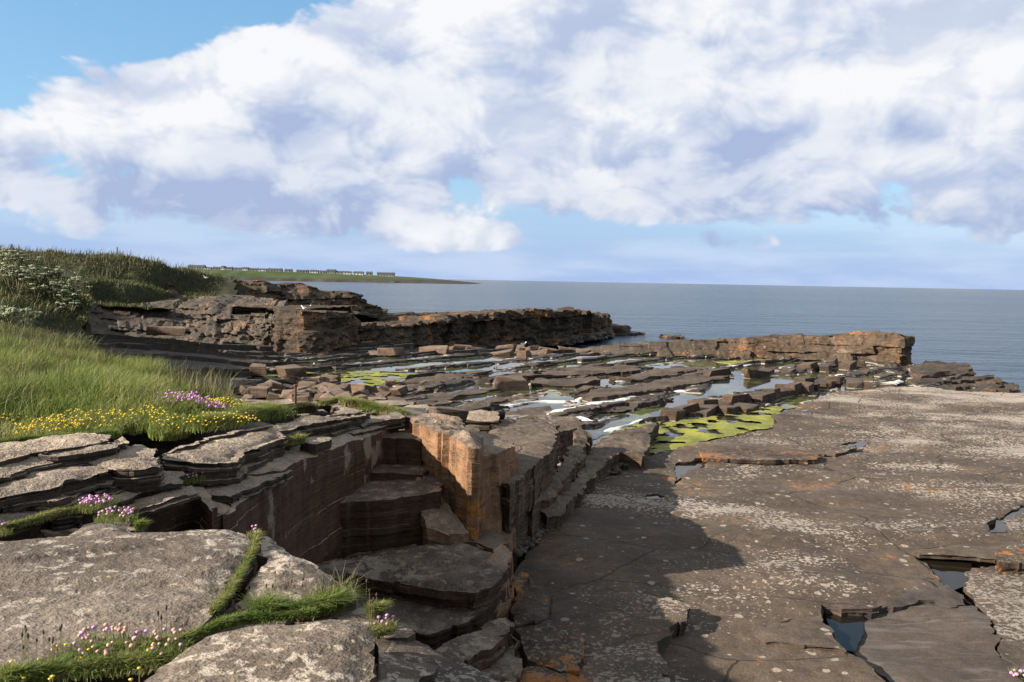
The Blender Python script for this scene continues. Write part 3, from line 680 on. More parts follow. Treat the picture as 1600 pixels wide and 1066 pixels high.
c = cliff('cliff', f_, t_, M['cliff_dark'], res=.13, beds=(.2, .7), cols=(.9, 2.8), amp=.7, rug=1.0, dip=.03, back=6, back_drop=.2)
tag(c, 'dark brown cliff running from the hill to the sea above the terrace', 'cliff')
f_, t_ = prof([(536, 567, 54, 505, 2), (590, 561, 58, 508, 2.5), (640, 555, 62, 505, 2.5), (672, 552, 66, 499, 2), (700, 549, 69, 494, 2), (760, 545, 74, 491, 1.6), (806, 542, 79, 489, 1.4), (814, 541, 79.5, 483, 1.2), (846, 540, 82, 484, 1.2), (900, 536, 88, 486, 1.4), (930, 531, 94, 490, 2), (950, 525, 103, 493, 2.5), (958, 519, 116, 500, 2)])
c = cliff('cliff', f_, t_, M['cliff_dark'], res=.14, beds=(.8, 2.2), cols=(.8, 2.4), amp=1.1, back=7, back_drop=.5, toprough=.4)
tag(c, 'long dark sea cliff wall of square columns ending in the open sea', 'cliff')
f_, t_ = prof([(575, 506, 72, 486, 2), (640, 503, 80, 491, 3), (700, 496, 90, 488, 3), (740, 492, 96, 487, 3)])
c = cliff('cliff', f_, t_, M['cliff_dark'], res=.2, beds=(.3, .8), cols=(1, 3), amp=.5, back=6, back_drop=.5)
tag(c, 'low dark rock shelf behind the sea cliff wall', 'cliff')
f_, t_ = prof([(905, 567, 52, 544, 2.5), (1000, 567, 50, 538, 2.5), (1060, 566, 50, 535, 2), (1158, 563, 50, 533, 1.5), (1166, 563, 50, 531, .8), (1215, 562, 49.8, 525, .9), (1300, 564, 48.6, 525, 1.0), (1330, 567, 48, 521, 1.0), (1372, 573, 47, 519, .8), (1412, 575, 46.5, 521, .5), (1424, 570, 48, 525, .3), (1424, 562, 52, 528, .3)])
c = cliff('rock_ridge', f_, t_, M['ridge'], res=.085, beds=(.3, .9), cols=(1.0, 3.0), amp=.40, dip=.015, back=4.5, back_drop=.35, toprough=.16)
tag(c, 'brown sunlit rock ridge with pale streaks above the tidal pools', 'rock ridge')
# skerries off the cliff end
for (p_, w_, lab) in ((W(975, 519, 112), 2.6, 'low flat skerry just off the end of the sea cliff'), (W(1052, 521, 106), 1.4, 'tiny dark skerry alone in the water'), (W(950, 507, 112), 2.8, 'square rock stump at the foot of the cliff end')):
    o = slab('skerry', [(p_[0] - w_, 0 + p_[1] - 2, .35), (p_[0] + w_ * .4, p_[1] - 2.6, .4), (p_[0] + w_, p_[1] - .6, .3), (p_[0] + w_ * .5, p_[1] + 2, .35), (p_[0] - w_ * .8, p_[1] + 1.6, .4)], 1.2, M['cliff_dark'], s=.3, jag=.4, plan=True, relief=.15, strata=(.15, .3), inset=.25, batter=.5)
    if w_ > 2.7: o.location.z += .9
    tag(o, lab, 'rock')

# ================================================================== TIDAL FLAT
TV = np.array([.62, .785]); NV = np.array([.785, -.62])      # along the strike / across it, scarps face NV
POOL_Z = 2.60
plat_px = [(780, 930), (815, 872), (835, 850), (872, 806), (905, 776), (958, 738), (1003, 717), (1035, 707), (1062, 699), (1100, 684), (1150, 673), (1204, 668), (1216, 660), (1207, 651), (1244, 636), (1268, 622), (1330, 609), (1392, 601), (1440, 606), (1500, 611), (1560, 613), (1605, 616), (1900, 650)]
plat_w = [U(a, b, 4.36)[:2] for a, b in plat_px] + [np.array([40, 6]), np.array([40, -12]), np.array([0.5, -12]), np.array([0.5, 6])]
land_w = [np.array(p) for p in ((-60, -12), (42, -12), (42, 18))] + [U(1650, 622, 4.4)[:2], U(1568, 610, 4.4)[:2], U(1520, 590, 4.4)[:2], U(1430, 568, 4.4)[:2], np.array([22, 52]), np.array([6, 56]), np.array([1, 66]), np.array([2, 84]), np.array([10, 100]), np.array([4, 112]), np.array([-60, 112])]
_rs = random.Random(3)
bed_edges = [-75.0]
while bed_edges[-1] < 20: bed_edges.append(bed_edges[-1] + _rs.choice([1.1, 1.5, 2.0, 2.6, 3.4]))
bed_edges = np.array(bed_edges)
pool_px = [[(903, 692), (932, 668), (985, 650), (1030, 638), (1046, 622), (1062, 615), (1102, 616), (1085, 632), (1040, 650), (985, 668), (932, 692)],
           [(1100, 620), (1112, 598), (1150, 591), (1200, 589), (1250, 585), (1312, 582), (1250, 598), (1180, 611)],
           [(812, 606), (860, 599), (930, 594), (960, 587), (1020, 581), (1080, 574), (1112, 575), (1060, 585), (1000, 593), (940, 603), (880, 609), (825, 613)],
           [(788, 634), (850, 621), (905, 617), (862, 631), (800, 640)], [(690, 612), (735, 599), (778, 600), (760, 613), (700, 620)], [(1010, 573), (1080, 566), (1175, 564), (1110, 575), (1060, 581)],
           [(858, 648), (910, 633), (965, 623), (940, 634), (880, 650)], [(1010, 712), (1018, 680), (1050, 658), (1110, 652), (1240, 634), (1215, 662), (1100, 686), (1040, 708)],
           [(528, 604), (548, 582), (600, 578), (668, 582), (620, 598), (580, 608)], [(760, 662), (800, 652), (840, 645), (820, 660), (780, 670)]]
pool_w = [[U(a_, b_, 4.4)[:2] for a_, b_ in q] for q in pool_px]
def pool_sd(x, y):
    d = np.full(np.shape(x), -1e9)
    for q in pool_w: d = np.maximum(d, sdf(x, y, q))
    return d
def base_H(x, y):
    H = 4.45 + .9 * sst(46, 66, y) + .5 * sst(66, 100, y)
    left = sst(-10, -20, x) * sst(24, 32, y)
    H = H - 1.25 * left * (1 - .75 * sst(38, 50, y))
    return H
def shore_z(x, y):
    u = x * TV[0] + y * TV[1]; v = x * NV[0] + y * NV[1]
    vw = v + (fbm(u / 9, v / 9, 51, 3) - .5) * 3.4
    # joints set the scarps back in steps
    blk = np.floor(u / 1.15 + (fbm(u / 4, v / 4, 52) - .5) * 1.2)
    j0 = np.searchsorted(bed_edges, vw)
    vw2 = vw + (h2(blk, j0, 53) - .5) * .55 + (fbm(u / .5, v / .5, 54) - .5) * .3
    j = np.clip(np.searchsorted(bed_edges, vw2), 1, len(bed_edges) - 1)
    lo = bed_edges[j - 1]; hi = bed_edges[j]; f = (vw2 - lo) / (hi - lo)
    wdt = hi - lo
    ampl = (.10 + .14 * h2(j, 0, 55) + .045 * wdt) * (.6 + .8 * fbm(u / 5, j * 7.7, 56, 2))
    zz = ampl * (f ** .85) - .10
    # sub beds and broken blocks
    sub = np.floor(f * wdt / .42 + h2(blk, j, 58)); zz = zz + (h2(sub, blk, 57) - .5) * .075
    zz = zz + (fbm(x / .9, y / .9, 59, 4) - .5) * .10
    rough = 1 + .9 * sst(44, 60, y)
    z = CZ - base_H(x, y) + zz * rough - .0
    pd = pool_sd(x, y) + (fbm(x / .7, y / .7, 61) - .5) * .5
    z = z - (z - (POOL_Z - .09)) * sst(-.12, .10, pd) * (z > POOL_Z - .09)
    ins = sdf(x, y, plat_w); z = np.where(ins > .15, np.minimum(z, CZ - 4.75), z)
    out = -sdf(x, y, land_w); z = z - 3.2 * sst(-.5, 1.5, out + (fbm(x / 2, y / 2, 60) - .5) * 2)
    return z
def flat_xy(u, v): return u * TV[0] + v * NV[0], u * TV[1] + v * NV[1]
def flat_mask(x, y): return (x > -22) & (x < 27) & (y > 14.6) & (y < 56.1) & (sdf(x, y, plat_w) < 1.2)
flat = height_mesh('tidal_flat', np.arange(0, 62, .17), np.arange(-50, 10, .085), shore_z, M['shore'], mask=flat_mask, smooth=35, xy=flat_xy)
tag(flat, kind='structure')
far_flat = height_mesh('far_shore', np.arange(-34, 14, .22), np.arange(56, 112, .22), shore_z, M['shore'], smooth=35)
tag(far_flat, kind='structure')

# ---- pools among the ledges
def patch(name, poly, s, mat, jag=.15, keep=None, plan=False, zadd=0.0, dome=0.0, smooth=180, parent=None):
    P3 = np.array([np.array(p, float) for p in poly]) if plan else np.array([U(*p) for p in poly])
    z = P3[:, 2].mean() + zadd
    q = jagged(resample(P3, s), jag, max(.3, jag * 4), 77)
    if area2(q) < 0: q = q[::-1]
    x0, y0 = q.min(0); x1, y1 = q.max(0)
    gx, gy = np.meshgrid(np.arange(x0, x1, s), np.arange(y0, y1, s)); gx = gx.ravel(); gy = gy.ravel()
    ok = in_poly(gx, gy, q); gx, gy = gx[ok], gy[ok]
    ok = dist_poly(gx, gy, q) > s * .5; gx, gy = gx[ok], gy[ok]
    n = len(q)
    vo, eo, fo, *_ = delaunay_2d_cdt([Vector(p) for p in q] + [Vector((a, b)) for a, b in zip(gx, gy)], [(i, (i + 1) % n) for i in range(n)], [], 1, 1e-5)
    vo = np.array([(p.x, p.y) for p in vo]); fo = np.array([f for f in fo if len(f) == 3])
    if keep is not None:
        cen = vo[fo].mean(1); fo = fo[keep(cen[:, 0], cen[:, 1], dist_poly(cen[:, 0], cen[:, 1], q))]
    if len(fo) == 0: return None
    zz = np.full(len(vo), z)
    if dome: zz += dome * sst(0, .25, dist_poly(vo[:, 0], vo[:, 1], q)) * (.5 + fbm(vo[:, 0] * 3, vo[:, 1] * 3, 5))
    return mesh_obj(name, np.column_stack([vo, zz]), np.ascontiguousarray(fo), mat, parent, smooth)
o = patch('pool_water', [(-12, 21, POOL_Z), (1, 15.5, POOL_Z)] + [(q[0] + .25, q[1] - .25, POOL_Z) for q in plat_w[5:19]] + [(21, 46.5, POOL_Z), (6, 49, POOL_Z), (-8, 47, POOL_Z), (-13, 40, POOL_Z), (-14, 30, POOL_Z)], .8, M['pool'], plan=True)
tag(o, kind='structure')
o = patch('pool_water', [(-14, 51, 2.02), (4, 51, 2.02), (2, 60, 1.98), (-12, 58, 2.0)], .8, M['pool_clear'], plan=True)
tag(o, kind='structure')

# ---- green algae mats
def algae(label, poly, thr, s=.12, jag=.2, dz=.012, scale=1.2):
    o = patch('algae_mat', poly, s, M['algae'], jag=jag, keep=lambda x, y, d: fbm(x * scale, y * scale, 88, 4) + .10 * (1 - sst(0, .5, d)) > thr, zadd=dz, dome=.02)
    if o: tag(o, label, 'algae', kind='stuff')
algae('broad bright yellow-green algae along the edge of the flat platform', [(1006, 712, 4.37), (1016, 680, 4.37), (1035, 664, 4.37), (1075, 655, 4.37), (1110, 652, 4.37), (1140, 647, 4.37), (1190, 640, 4.37), (1240, 632, 4.37), (1222, 650, 4.37), (1222, 664, 4.37), (1190, 672, 4.37), (1150, 678, 4.37), (1100, 690, 4.37), (1060, 703, 4.37), (1030, 711, 4.37)], .455, s=.08, scale=1.7)
algae('thin green film floating in the long grey pool', [(920, 690, 4.395), (960, 672, 4.395), (1030, 655, 4.395), (1080, 640, 4.395), (1050, 655, 4.395), (1000, 672, 4.395), (950, 688, 4.395)], .50)
algae('green algae strips among the dark ledges below the buttress', [(530, 600, 4.40), (545, 582, 4.40), (590, 580, 4.40), (660, 583, 4.40), (620, 596, 4.40), (580, 606, 4.40)], .47, s=.09, scale=1.7)
algae('flat green algae patch at the foot of the pale grey cliff', [(395, 588, 4.36), (415, 580, 4.36), (480, 579, 4.36), (492, 584, 4.36), (440, 589, 4.36)], .38)
algae('green pool margin below the brown sunlit ridge', [(1110, 566, 4.42), (1180, 562, 4.42), (1240, 562, 4.42), (1200, 567, 4.42), (1140, 572, 4.42)], .42)

# ================================================================== ROCK PLATFORM (right)
pb = slab('rock_platform', [(p[0], p[1], CZ - 4.62) for p in plat_w], 3.0, M['plat_low'], s=.6, jag=.3, plan=True, relief=.03, strata=(.3, .5), inset=.2)
tag(pb, kind='structure')
HA = 4.32
def ha(pts, H=HA): return [(a, b, H) for a, b in pts]
A_px = plat_px[:-1] + [(1900, 640), (1900, 720), (1690, 742), (1600, 783), (1572, 797), (1548, 812), (1541, 824), (1546, 832), (1562, 834), (1600, 838), (1680, 846), (1700, 872), (1602, 866),
        (1600, 868), (1560, 872), (1548, 872), (1500, 868), (1432, 863), (1446, 877), (1462, 890), (1472, 905), (1478, 919), (1440, 924), (1392, 938), (1350, 949), (1320, 950), (1282, 942), (1292, 965), (1302, 988), (1319, 1014), (1342, 1026), (1362, 1046), (1382, 1068), (1440, 1130), (1480, 1190), (880, 1190), (790, 1080), (770, 990)]
def plat_h(px, py): return HA + .05 * max(0, min(1, (700 - py) / 90))
slab('slab', [(a, b, plat_h(a, b)) for a, b in A_px], .24, M['plat'], s=.13, jag=.05, strata=(.04, .09), inset=.03, relief=.018, terr=.09, tstep=.016, tfreq=.8, parent=pb, wear=.02, strike=.1,
     holes=[ha([(1058, 722), (1099, 714), (1110, 719), (1092, 726), (1068, 738), (1057, 756), (1053, 754)]), ha([(1284, 711), (1302, 705), (1318, 703), (1330, 697), (1312, 692), (1330, 688), (1352, 687), (1360, 689), (1345, 697), (1318, 708), (1300, 714)]), ha([(1004, 771), (1026, 770), (1036, 775), (1020, 779), (1008, 776)])])
# thin upper layers lying on it
slab('slab', [(1096, 705, 4.31), (1102, 713, 4.22), (1140, 715, 4.22), (1190, 717, 4.22), (1276, 718, 4.23), (1284, 708, 4.25), (1230, 702, 4.30), (1150, 700, 4.33)], .16, M['lichen'], s=.08, parent=pb, jag=.06, strata=(.03, .06), inset=.02, relief=.008, terr=.03)
slab('slab', [(1290, 705, 4.28), (1320, 697, 4.22), (1340, 694, 4.22), (1335, 700, 4.22), (1305, 708, 4.24)], .12, M['plat'], s=.08, parent=pb, jag=.05)
slab('slab', [(780, 960, 4.30), (860, 935, 4.30), (950, 925, 4.29), (1010, 932, 4.23), (1062, 940, 4.13), (1076, 944, 4.12), (1074, 962, 4.11), (1048, 974, 4.10), (1030, 996, 4.10), (1036, 1040, 4.10), (1042, 1075, 4.10), (1060, 1190, 4.12), (760, 1190, 4.2)], .24, M['plat_low'], s=.07, parent=pb, jag=.05, strata=(.04, .08), inset=.03, terr=.07, tstep=.014, relief=.01)
slab('slab', [(1168, 985, 4.315), (1240, 968, 4.312), (1290, 962, 4.29), (1303, 990, 4.28), (1320, 1016, 4.28), (1240, 1004, 4.285), (1190, 997, 4.30)], .06, M['plat'], s=.06, parent=pb, jag=.05, strata=(.02, .03), terr=.02)
slab('slab', [(1420, 856, 4.31), (1500, 850, 4.31), (1560, 856, 4.27), (1559, 873, 4.25), (1548, 871, 4.25), (1500, 867, 4.26), (1440, 864, 4.27)], .09, M['plat'], s=.06, parent=pb, jag=.03, strata=(.02, .03), terr=.02)
slab('slab', [(1558, 862, 4.2), (1600, 856, 4.2), (1660, 862, 4.2), (1660, 884, 4.2), (1600, 878, 4.2), (1562, 876, 4.2)], .3, M['lichen'], s=.07, parent=pb, jag=.03)
# raised grey rim round the corner pool
slab('slab', [(1285, 944, 4.315), (1320, 941, 4.305), (1350, 941, 4.305), (1400, 928, 4.305), (1440, 915, 4.305), (1478, 912, 4.305), (1502, 921, 4.30), (1509, 940, 4.33), (1482, 945, 4.34), (1470, 941, 4.345), (1440, 940, 4.35), (1400, 947, 4.35), (1350, 955, 4.355), (1315, 953, 4.35)], .16, M['plat_grey'], s=.05, parent=pb, jag=.035, strata=(.03, .06), inset=.02, relief=.015, terr=.02, tstep=.012, wear=.04)
# lower beds at the right
slab('slab', [(1322, 962, 4.415), (1345, 958, 4.405), (1400, 948, 4.405), (1480, 946, 4.395), (1520, 945, 4.395), (1560, 985, 4.395), (1564, 1018, 4.395), (1590, 1045, 4.395), (1640, 1190, 4.395), (1470, 1190, 4.405), (1395, 1070, 4.415), (1326, 1014, 4.425), (1314, 976, 4.435)], .2, M['plat_grey'], s=.08, parent=pb, jag=.05, strata=(.03, .06), terr=.05, tstep=.01, strike=-.3)
slab('slab', [(1495, 905, 4.415), (1510, 888, 4.395), (1560, 880, 4.385), (1610, 884, 4.385), (1900, 900, 4.385), (1900, 1190, 4.385), (1646, 1190, 4.395), (1594, 1045, 4.395), (1568, 1018, 4.395), (1563, 985, 4.395), (1524, 943, 4.395), (1512, 925, 4.405)], .2, M['plat_low'], s=.10, parent=pb, jag=.05, terr=.05, tstep=.012)
slab('slab', [(1572, 812, 4.390), (1602, 800, 4.370), (1720, 780, 4.370), (1720, 830, 4.370), (1600, 833, 4.380), (1566, 828, 4.410)], .2, M['plat_low'], s=.09, parent=pb, jag=.04)
for poly in ([(1280, 940, 4.430), (1350, 945, 4.430), (1350, 990, 4.430), (1335, 1018, 4.430), (1310, 1015, 4.430)], [(1430, 862, 4.415), (1520, 866, 4.415), (1512, 915, 4.415), (1480, 925, 4.415), (1468, 905, 4.415)], [(1536, 832, 4.415), (1545, 805, 4.415), (1620, 775, 4.415), (1620, 810, 4.415), (1570, 832, 4.415)],
             [(1050, 757, 4.40), (1056, 718, 4.40), (1114, 712, 4.40), (1114, 722, 4.40), (1070, 742, 4.40)], [(1280, 713, 4.40), (1308, 690, 4.40), (1366, 685, 4.40), (1340, 705, 4.40), (1304, 716, 4.40)], [(1000, 779, 4.36), (1002, 769, 4.36), (1040, 769, 4.36), (1038, 780, 4.36)]):
    tag(patch('pool_water', poly, .15, M['pool_clear'], jag=.01), kind='structure')
# seaward tail of ledges beyond the platform
tail = empty('ledge_tail', U(1490, 600, 4.4)); tag(tail, 'low olive-brown ledges stepping down to the sea beyond the ridge', 'rock ledge')
for poly, th in (([(1416, 570, 4.25), (1450, 565, 4.2), (1500, 566, 4.15), (1516, 571, 4.15), (1518, 580, 4.2), (1480, 586, 4.28), (1430, 584, 4.3)], .9), ([(1400, 592, 4.33), (1440, 584, 4.28), (1500, 583, 4.25), (1545, 585, 4.3), (1552, 591, 4.33), (1500, 596, 4.35), (1430, 600, 4.36)], .9),
                 ([(1505, 600, 4.34), (1530, 593, 4.22), (1556, 592, 4.2), (1566, 596, 4.2), (1565, 608, 4.22), (1540, 611, 4.3), (1515, 608, 4.34)], 1.0), ([(1455, 606, 4.34), (1470, 600, 4.26), (1515, 598, 4.24), (1520, 604, 4.26), (1490, 609, 4.33)], .5), ([(1424, 582, 4.15), (1470, 577, 4.08), (1480, 580, 4.1), (1440, 588, 4.2)], .4), ([(1540, 590, 4.6), (1575, 596, 4.6), (1590, 610, 4.7), (1560, 606, 4.7)], .8)):
    slab('ledge', poly, th, M['ridge'], s=.16, jag=.18, strata=(.07, .16), inset=.12, relief=.05, terr=.15, tstep=.05, parent=tail)

# ================================================================== CLIFFTOP MASS (left) under the flags
CP = [(0.6, -12), (0.35, 1.0), (0.12, 3.1), (-0.66, 4.5), (-2.1, 5.55), (-3.0, 5.8), (-3.1, 6.6), (-2.95, 9.0), (-2.6, 12.3), (-2.2, 13.3), (-1.2, 13.6), (-.9, 15.5), (-.6, 18), (-2.5, 21), (-6, 25), (-9, 29), (-12, 30), (-40, 30), (-40, -12)]
ct_f = idw([(-3, 0, 5.1), (0, -1, 5.0), (-8, -6, 5.1), (-2.5, 4, 5.11), (-1.8, 4.4, 5.1), (-5, 4.5, 5.12), (-1.4, 3.4, 5.1), (-.8, 3.2, 5.0), (-5, 6.5, 4.85), (-7, 8, 5.0), (-3.4, 8, 4.35), (-3.4, 10.5, 4.35), (-3, 12.8, 4.2), (-2.2, 14, 4.1), (-3, 16, 3.9), (-1.4, 16, 3.4), (-5, 14, 4.45), (-5, 18, 3.8), (-1.2, 19, 3.0), (-4.5, 22, 2.9), (-7, 17, 4.3), (-8, 22, 3.5), (-8.5, 27, 2.7), (-11, 24, 3.6), (-14, 22, 4.2), (-12, 28, 2.9), (-9, 12, 4.9), (-14, 14, 5.1), (-20, 10, 5.4), (-25, 22, 5.0), (-30, 5, 5.4), (-18, 28, 3.6), (-30, 28, 4.6)], 4)
def ct_z(x, y):
    d = sdf(x, y, CP); t = sst(-.05, .45, d + (fbm(x / .6, y / .6, 70) - .5) * .3)
    return 2.25 + (ct_f(x, y) + (fbm(x / .7, y / .7, 71, 4) - .5) * .14 - 2.25) * t
ct = height_mesh('clifftop_ground', np.arange(-32, 2.4, .14), np.arange(-11, 30, .14), ct_z, M['wall2'], smooth=40, mask=lambda x, y: (x < 1.2) | (y < 20))
tag(ct, kind='structure')

def thing(label, cat, *a, **k):
    o = slab(*a, **k); tag(o, label, cat); return o

# -- big foreground slabs
thing('broad pale lichened slab with white lichen spots, grass along its crack', 'rock slab', 'rock_slab', [(-160, 850, 1.70), (-60, 836, 1.70), (40, 836, 1.70), (100, 824, 1.72), (135, 811, 1.74), (165, 807, 1.75), (205, 815, 1.76), (222, 823, 1.76), (300, 822, 1.78), (390, 827, 1.80), (398, 840, 1.80), (386, 868, 1.80), (350, 928, 1.78), (338, 955, 1.77), (285, 988, 1.75), (195, 1010, 1.73), (100, 1045, 1.71), (20, 1075, 1.70), (-200, 1120, 1.66)], .32, M['fore'], s=.03, jag=.035, relief=.012, terr=.035, tstep=.016, tfreq=1.6, strata=(.04, .08), wear=.035, strike=.35)
thing('pointed pale slab jutting over the dark fissure', 'rock slab', 'rock_slab', [(412, 836, 1.80), (440, 842, 1.80), (470, 858, 1.81), (500, 876, 1.82), (536, 897, 1.84), (566, 914, 1.86), (562, 926, 1.86), (520, 941, 1.85), (440, 947, 1.82), (392, 953, 1.80), (368, 940, 1.80), (395, 892, 1.80), (413, 858, 1.80)], .26, M['fore'], s=.03, jag=.035, relief=.012, terr=.035, tstep=.016, tfreq=1.8, strata=(.03, .06), wear=.03)
thing('rounded thick pale slab lying on top beside the grass strip', 'rock slab', 'rock_slab', [(200, 1072, 1.66), (248, 1030, 1.66), (296, 1000, 1.66), (345, 984, 1.66), (420, 962, 1.65), (500, 951, 1.65), (548, 956, 1.66), (576, 974, 1.67), (584, 1000, 1.68), (577, 1040, 1.68), (556, 1080, 1.68), (600, 1260, 1.68), (160, 1260, 1.66)], .2, M['fore'], s=.028, jag=.03, relief=.012, terr=.02, tstep=.012, tfreq=2.2, strata=(.05, .09), wear=.04, inset=.02)
thing('smooth brown-grey slab sloping to the cliff edge', 'rock slab', 'rock_slab', [(560, 1000, 1.90), (600, 990, 1.92), (640, 988, 1.93), (672, 1003, 1.95), (705, 1024, 1.97), (760, 1056, 1.99), (810, 1085, 2.0), (900, 1260, 2.0), (520, 1260, 1.90), (545, 1080, 1.88)], .55, M['plat_low'], s=.04, jag=.025, relief=.01, terr=.05, tstep=.015, tfreq=1.4, strata=(.05, .1), wear=.02)
thing('grey weathered plate resting on the smooth brown-grey slab', 'rock slab', 'rock_plate', [(560, 1020, 1.87), (600, 1012, 1.87), (640, 1022, 1.88), (672, 1038, 1.90), (660, 1062, 1.90), (640, 1090, 1.89), (560, 1120, 1.86), (540, 1060, 1.86)], .05, M['fore'], s=.04, jag=.03, relief=.008, strata=(.02, .03), inset=.01)
for poly, th, lab in (([(528, 962, 1.83), (560, 942, 1.82), (592, 945, 1.83), (600, 962, 1.84), (575, 975, 1.84)], .16, 'small pale stone wedged between the pointed and rounded slabs'), ([(595, 985, 1.88), (600, 962, 1.88), (630, 970, 1.90), (652, 988, 1.92), (640, 996, 1.92), (610, 992, 1.9)], .12, 'small chipped stone beside the pink thrift at the cliff edge'), ([(470, 1066, 1.62), (500, 1052, 1.62), (520, 1062, 1.62), (505, 1080, 1.62)], .02, None)):
    if lab: thing(lab, 'stone', 'stone', poly, th, M['fore'], s=.03, jag=.02, strata=(.04, .07), inset=.015)

# -- stepped flagstones at the left
fo = empty('flagstone_outcrop', U(150, 760, 2.0)); tag(fo, 'stack of thin grey flagstones stepping up to the grass', 'rock outcrop')
flags = [([(-90, 838), (-90, 800), (0, 791), (28, 785), (56, 781), (70, 786), (60, 798), (0, 814)], 1.72, .30), ([(48, 771), (90, 752), (118, 749), (136, 751), (136, 759), (124, 772), (75, 784), (50, 778)], 1.70, .22), ([(70, 792), (100, 778), (135, 775), (172, 778), (176, 787), (120, 800), (80, 806)], 1.79, .12),
         ([(150, 772), (182, 758), (232, 744), (262, 727), (274, 730), (285, 742), (282, 752), (232, 760), (188, 777), (160, 782)], 1.78, .16), ([(182, 786), (240, 768), (296, 760), (303, 766), (250, 782), (212, 795)], 1.84, .08), ([(130, 760), (160, 746), (205, 735), (214, 742), (186, 752), (150, 768)], 1.72, .14),
         ([(170, 733), (192, 723), (228, 714), (233, 724), (228, 732), (205, 738), (180, 742)], 1.66, .14), ([(-90, 805), (-90, 752), (0, 744), (50, 730), (85, 719), (130, 712), (165, 711), (173, 722), (165, 737), (112, 752), (60, 762), (0, 772)], 1.61, .26),
         ([(-90, 770), (-90, 726), (0, 718), (42, 706), (85, 700), (116, 698), (124, 707), (90, 717), (40, 728), (0, 742)], 1.54, .16), ([(110, 714), (150, 705), (190, 696), (220, 687), (236, 692), (244, 700), (248, 716), (246, 724), (210, 728), (170, 726)], 1.58, .24), ([(60, 706), (100, 696), (140, 687), (160, 683), (178, 690), (180, 696), (140, 704), (90, 710)], 1.50, .12),
         ([(-120, 720), (-60, 702), (0, 690), (60, 683), (120, 678), (170, 678), (150, 690), (80, 700), (0, 716)], 1.49, .14), ([(176, 696), (200, 686), (204, 682), (196, 678), (180, 682)], 1.50, .18), ([(100, 735), (140, 726), (175, 724), (178, 736), (140, 748), (105, 752)], 1.65, .12), ([(0, 768), (30, 758), (60, 755), (58, 768), (20, 780), (0, 784)], 1.66, .18)]
for pl, H, th in flags:
    slab('flagstone', [(a, b, H) for a, b in pl], th, M['flag'], s=.035, jag=.032, strata=(.016, .05), inset=.055, relief=.012, terr=.05, tstep=.012, tfreq=2.2, parent=fo, wear=.03, strike=.5)

# -- long wall above the fissure and the slabs on it
wall = thing('long smooth brown rock wall dropping into the shaded fissure', 'rock wall', 'rock_wall', [(352, 797, 2.03), (372, 783, 2.05), (410, 757, 2.09), (455, 727, 2.13), (500, 707, 2.19), (555, 686, 2.26), (612, 666, 2.34), (606, 658, 2.36), (560, 662, 2.28), (480, 686, 2.14), (400, 700, 2.0), (320, 722, 1.95), (285, 750, 1.93), (318, 786, 2.0)], 1.65, M['wall'], s=.05, jag=.018, strata=(.05, .3), inset=.016, relief=.012, terr=.03, tstep=.015, tfreq=1.3, wear=.03, batter=.04)
slab('upper_layer', [(310, 745, 1.98), (345, 735, 1.98), (400, 738, 2.02), (452, 730, 2.06), (440, 742, 2.05), (400, 760, 2.03), (360, 778, 2.0), (325, 775, 1.99)], .10, M['flag'], s=.04, jag=.05, strata=(.02, .04), inset=.03, relief=.012, terr=.05, tstep=.012, parent=wall)
slab('upper_layer', [(540, 672, 2.20), (575, 663, 2.24), (608, 655, 2.27), (616, 660, 2.28), (590, 668, 2.26), (552, 678, 2.22)], .06, M['flag'], s=.04, jag=.03, strata=(.02, .03), parent=wall)
thing('cracked rock block with straight joint below the thin flagstones', 'rock block', 'rock_block', [(208, 799, 1.92), (250, 784, 1.93), (300, 770, 1.94), (312, 774, 1.95), (320, 786, 1.97), (330, 800, 1.99), (338, 790, 1.98), (318, 760, 1.95), (270, 752, 1.92), (200, 775, 1.90)], .8, M['wall'], s=.05, jag=.025, strata=(.03, .1), inset=.018, relief=.01, wear=.02)
thing('short rock block split off the end of the long wall', 'rock block', 'rock_block', [(322, 792, 2.06), (338, 782, 2.06), (356, 786, 2.06), (352, 800, 2.06), (335, 806, 2.06)], .6, M['wall'], s=.05, jag=.02, strata=(.05, .1), inset=.015)
thing('long thick slab with rough pale front lying on the wall', 'rock slab', 'rock_slab', [(248, 718, 1.72), (285, 694, 1.70), (330, 675, 1.72), (400, 662, 1.78), (480, 650, 1.90), (560, 641, 2.04), (584, 644, 2.08), (545, 654, 2.04), (500, 662, 1.96), (440, 672, 1.86), (446, 682, 1.86), (410, 694, 1.82), (378, 704, 1.79), (364, 718, 1.77), (300, 720, 1.74)],   .30, M['flag'], s=.045, jag=.03, strata=(.02, .06), inset=.075, relief=.014, terr=.06, tstep=.018, tfreq=1.6, wear=.05)
thing('thin stepped slab pieces beside the turf at the back of the wall', 'rock slab', 'rock_slab', [(552, 655, 2.16), (590, 648, 2.16), (622, 640, 2.18), (628, 650, 2.2), (600, 657, 2.2), (562, 664, 2.18)], .16, M['flag'], s=.05, jag=.06, strata=(.03, .06), inset=.05)
thing('small squared step lying in the hollow behind the wall edge', 'rock slab', 'rock_slab', [(468, 688, 2.02), (486, 680, 2.02), (516, 681, 2.04), (522, 686, 2.05), (490, 694, 2.04)], .12, M['flag'], s=.05, jag=.02)

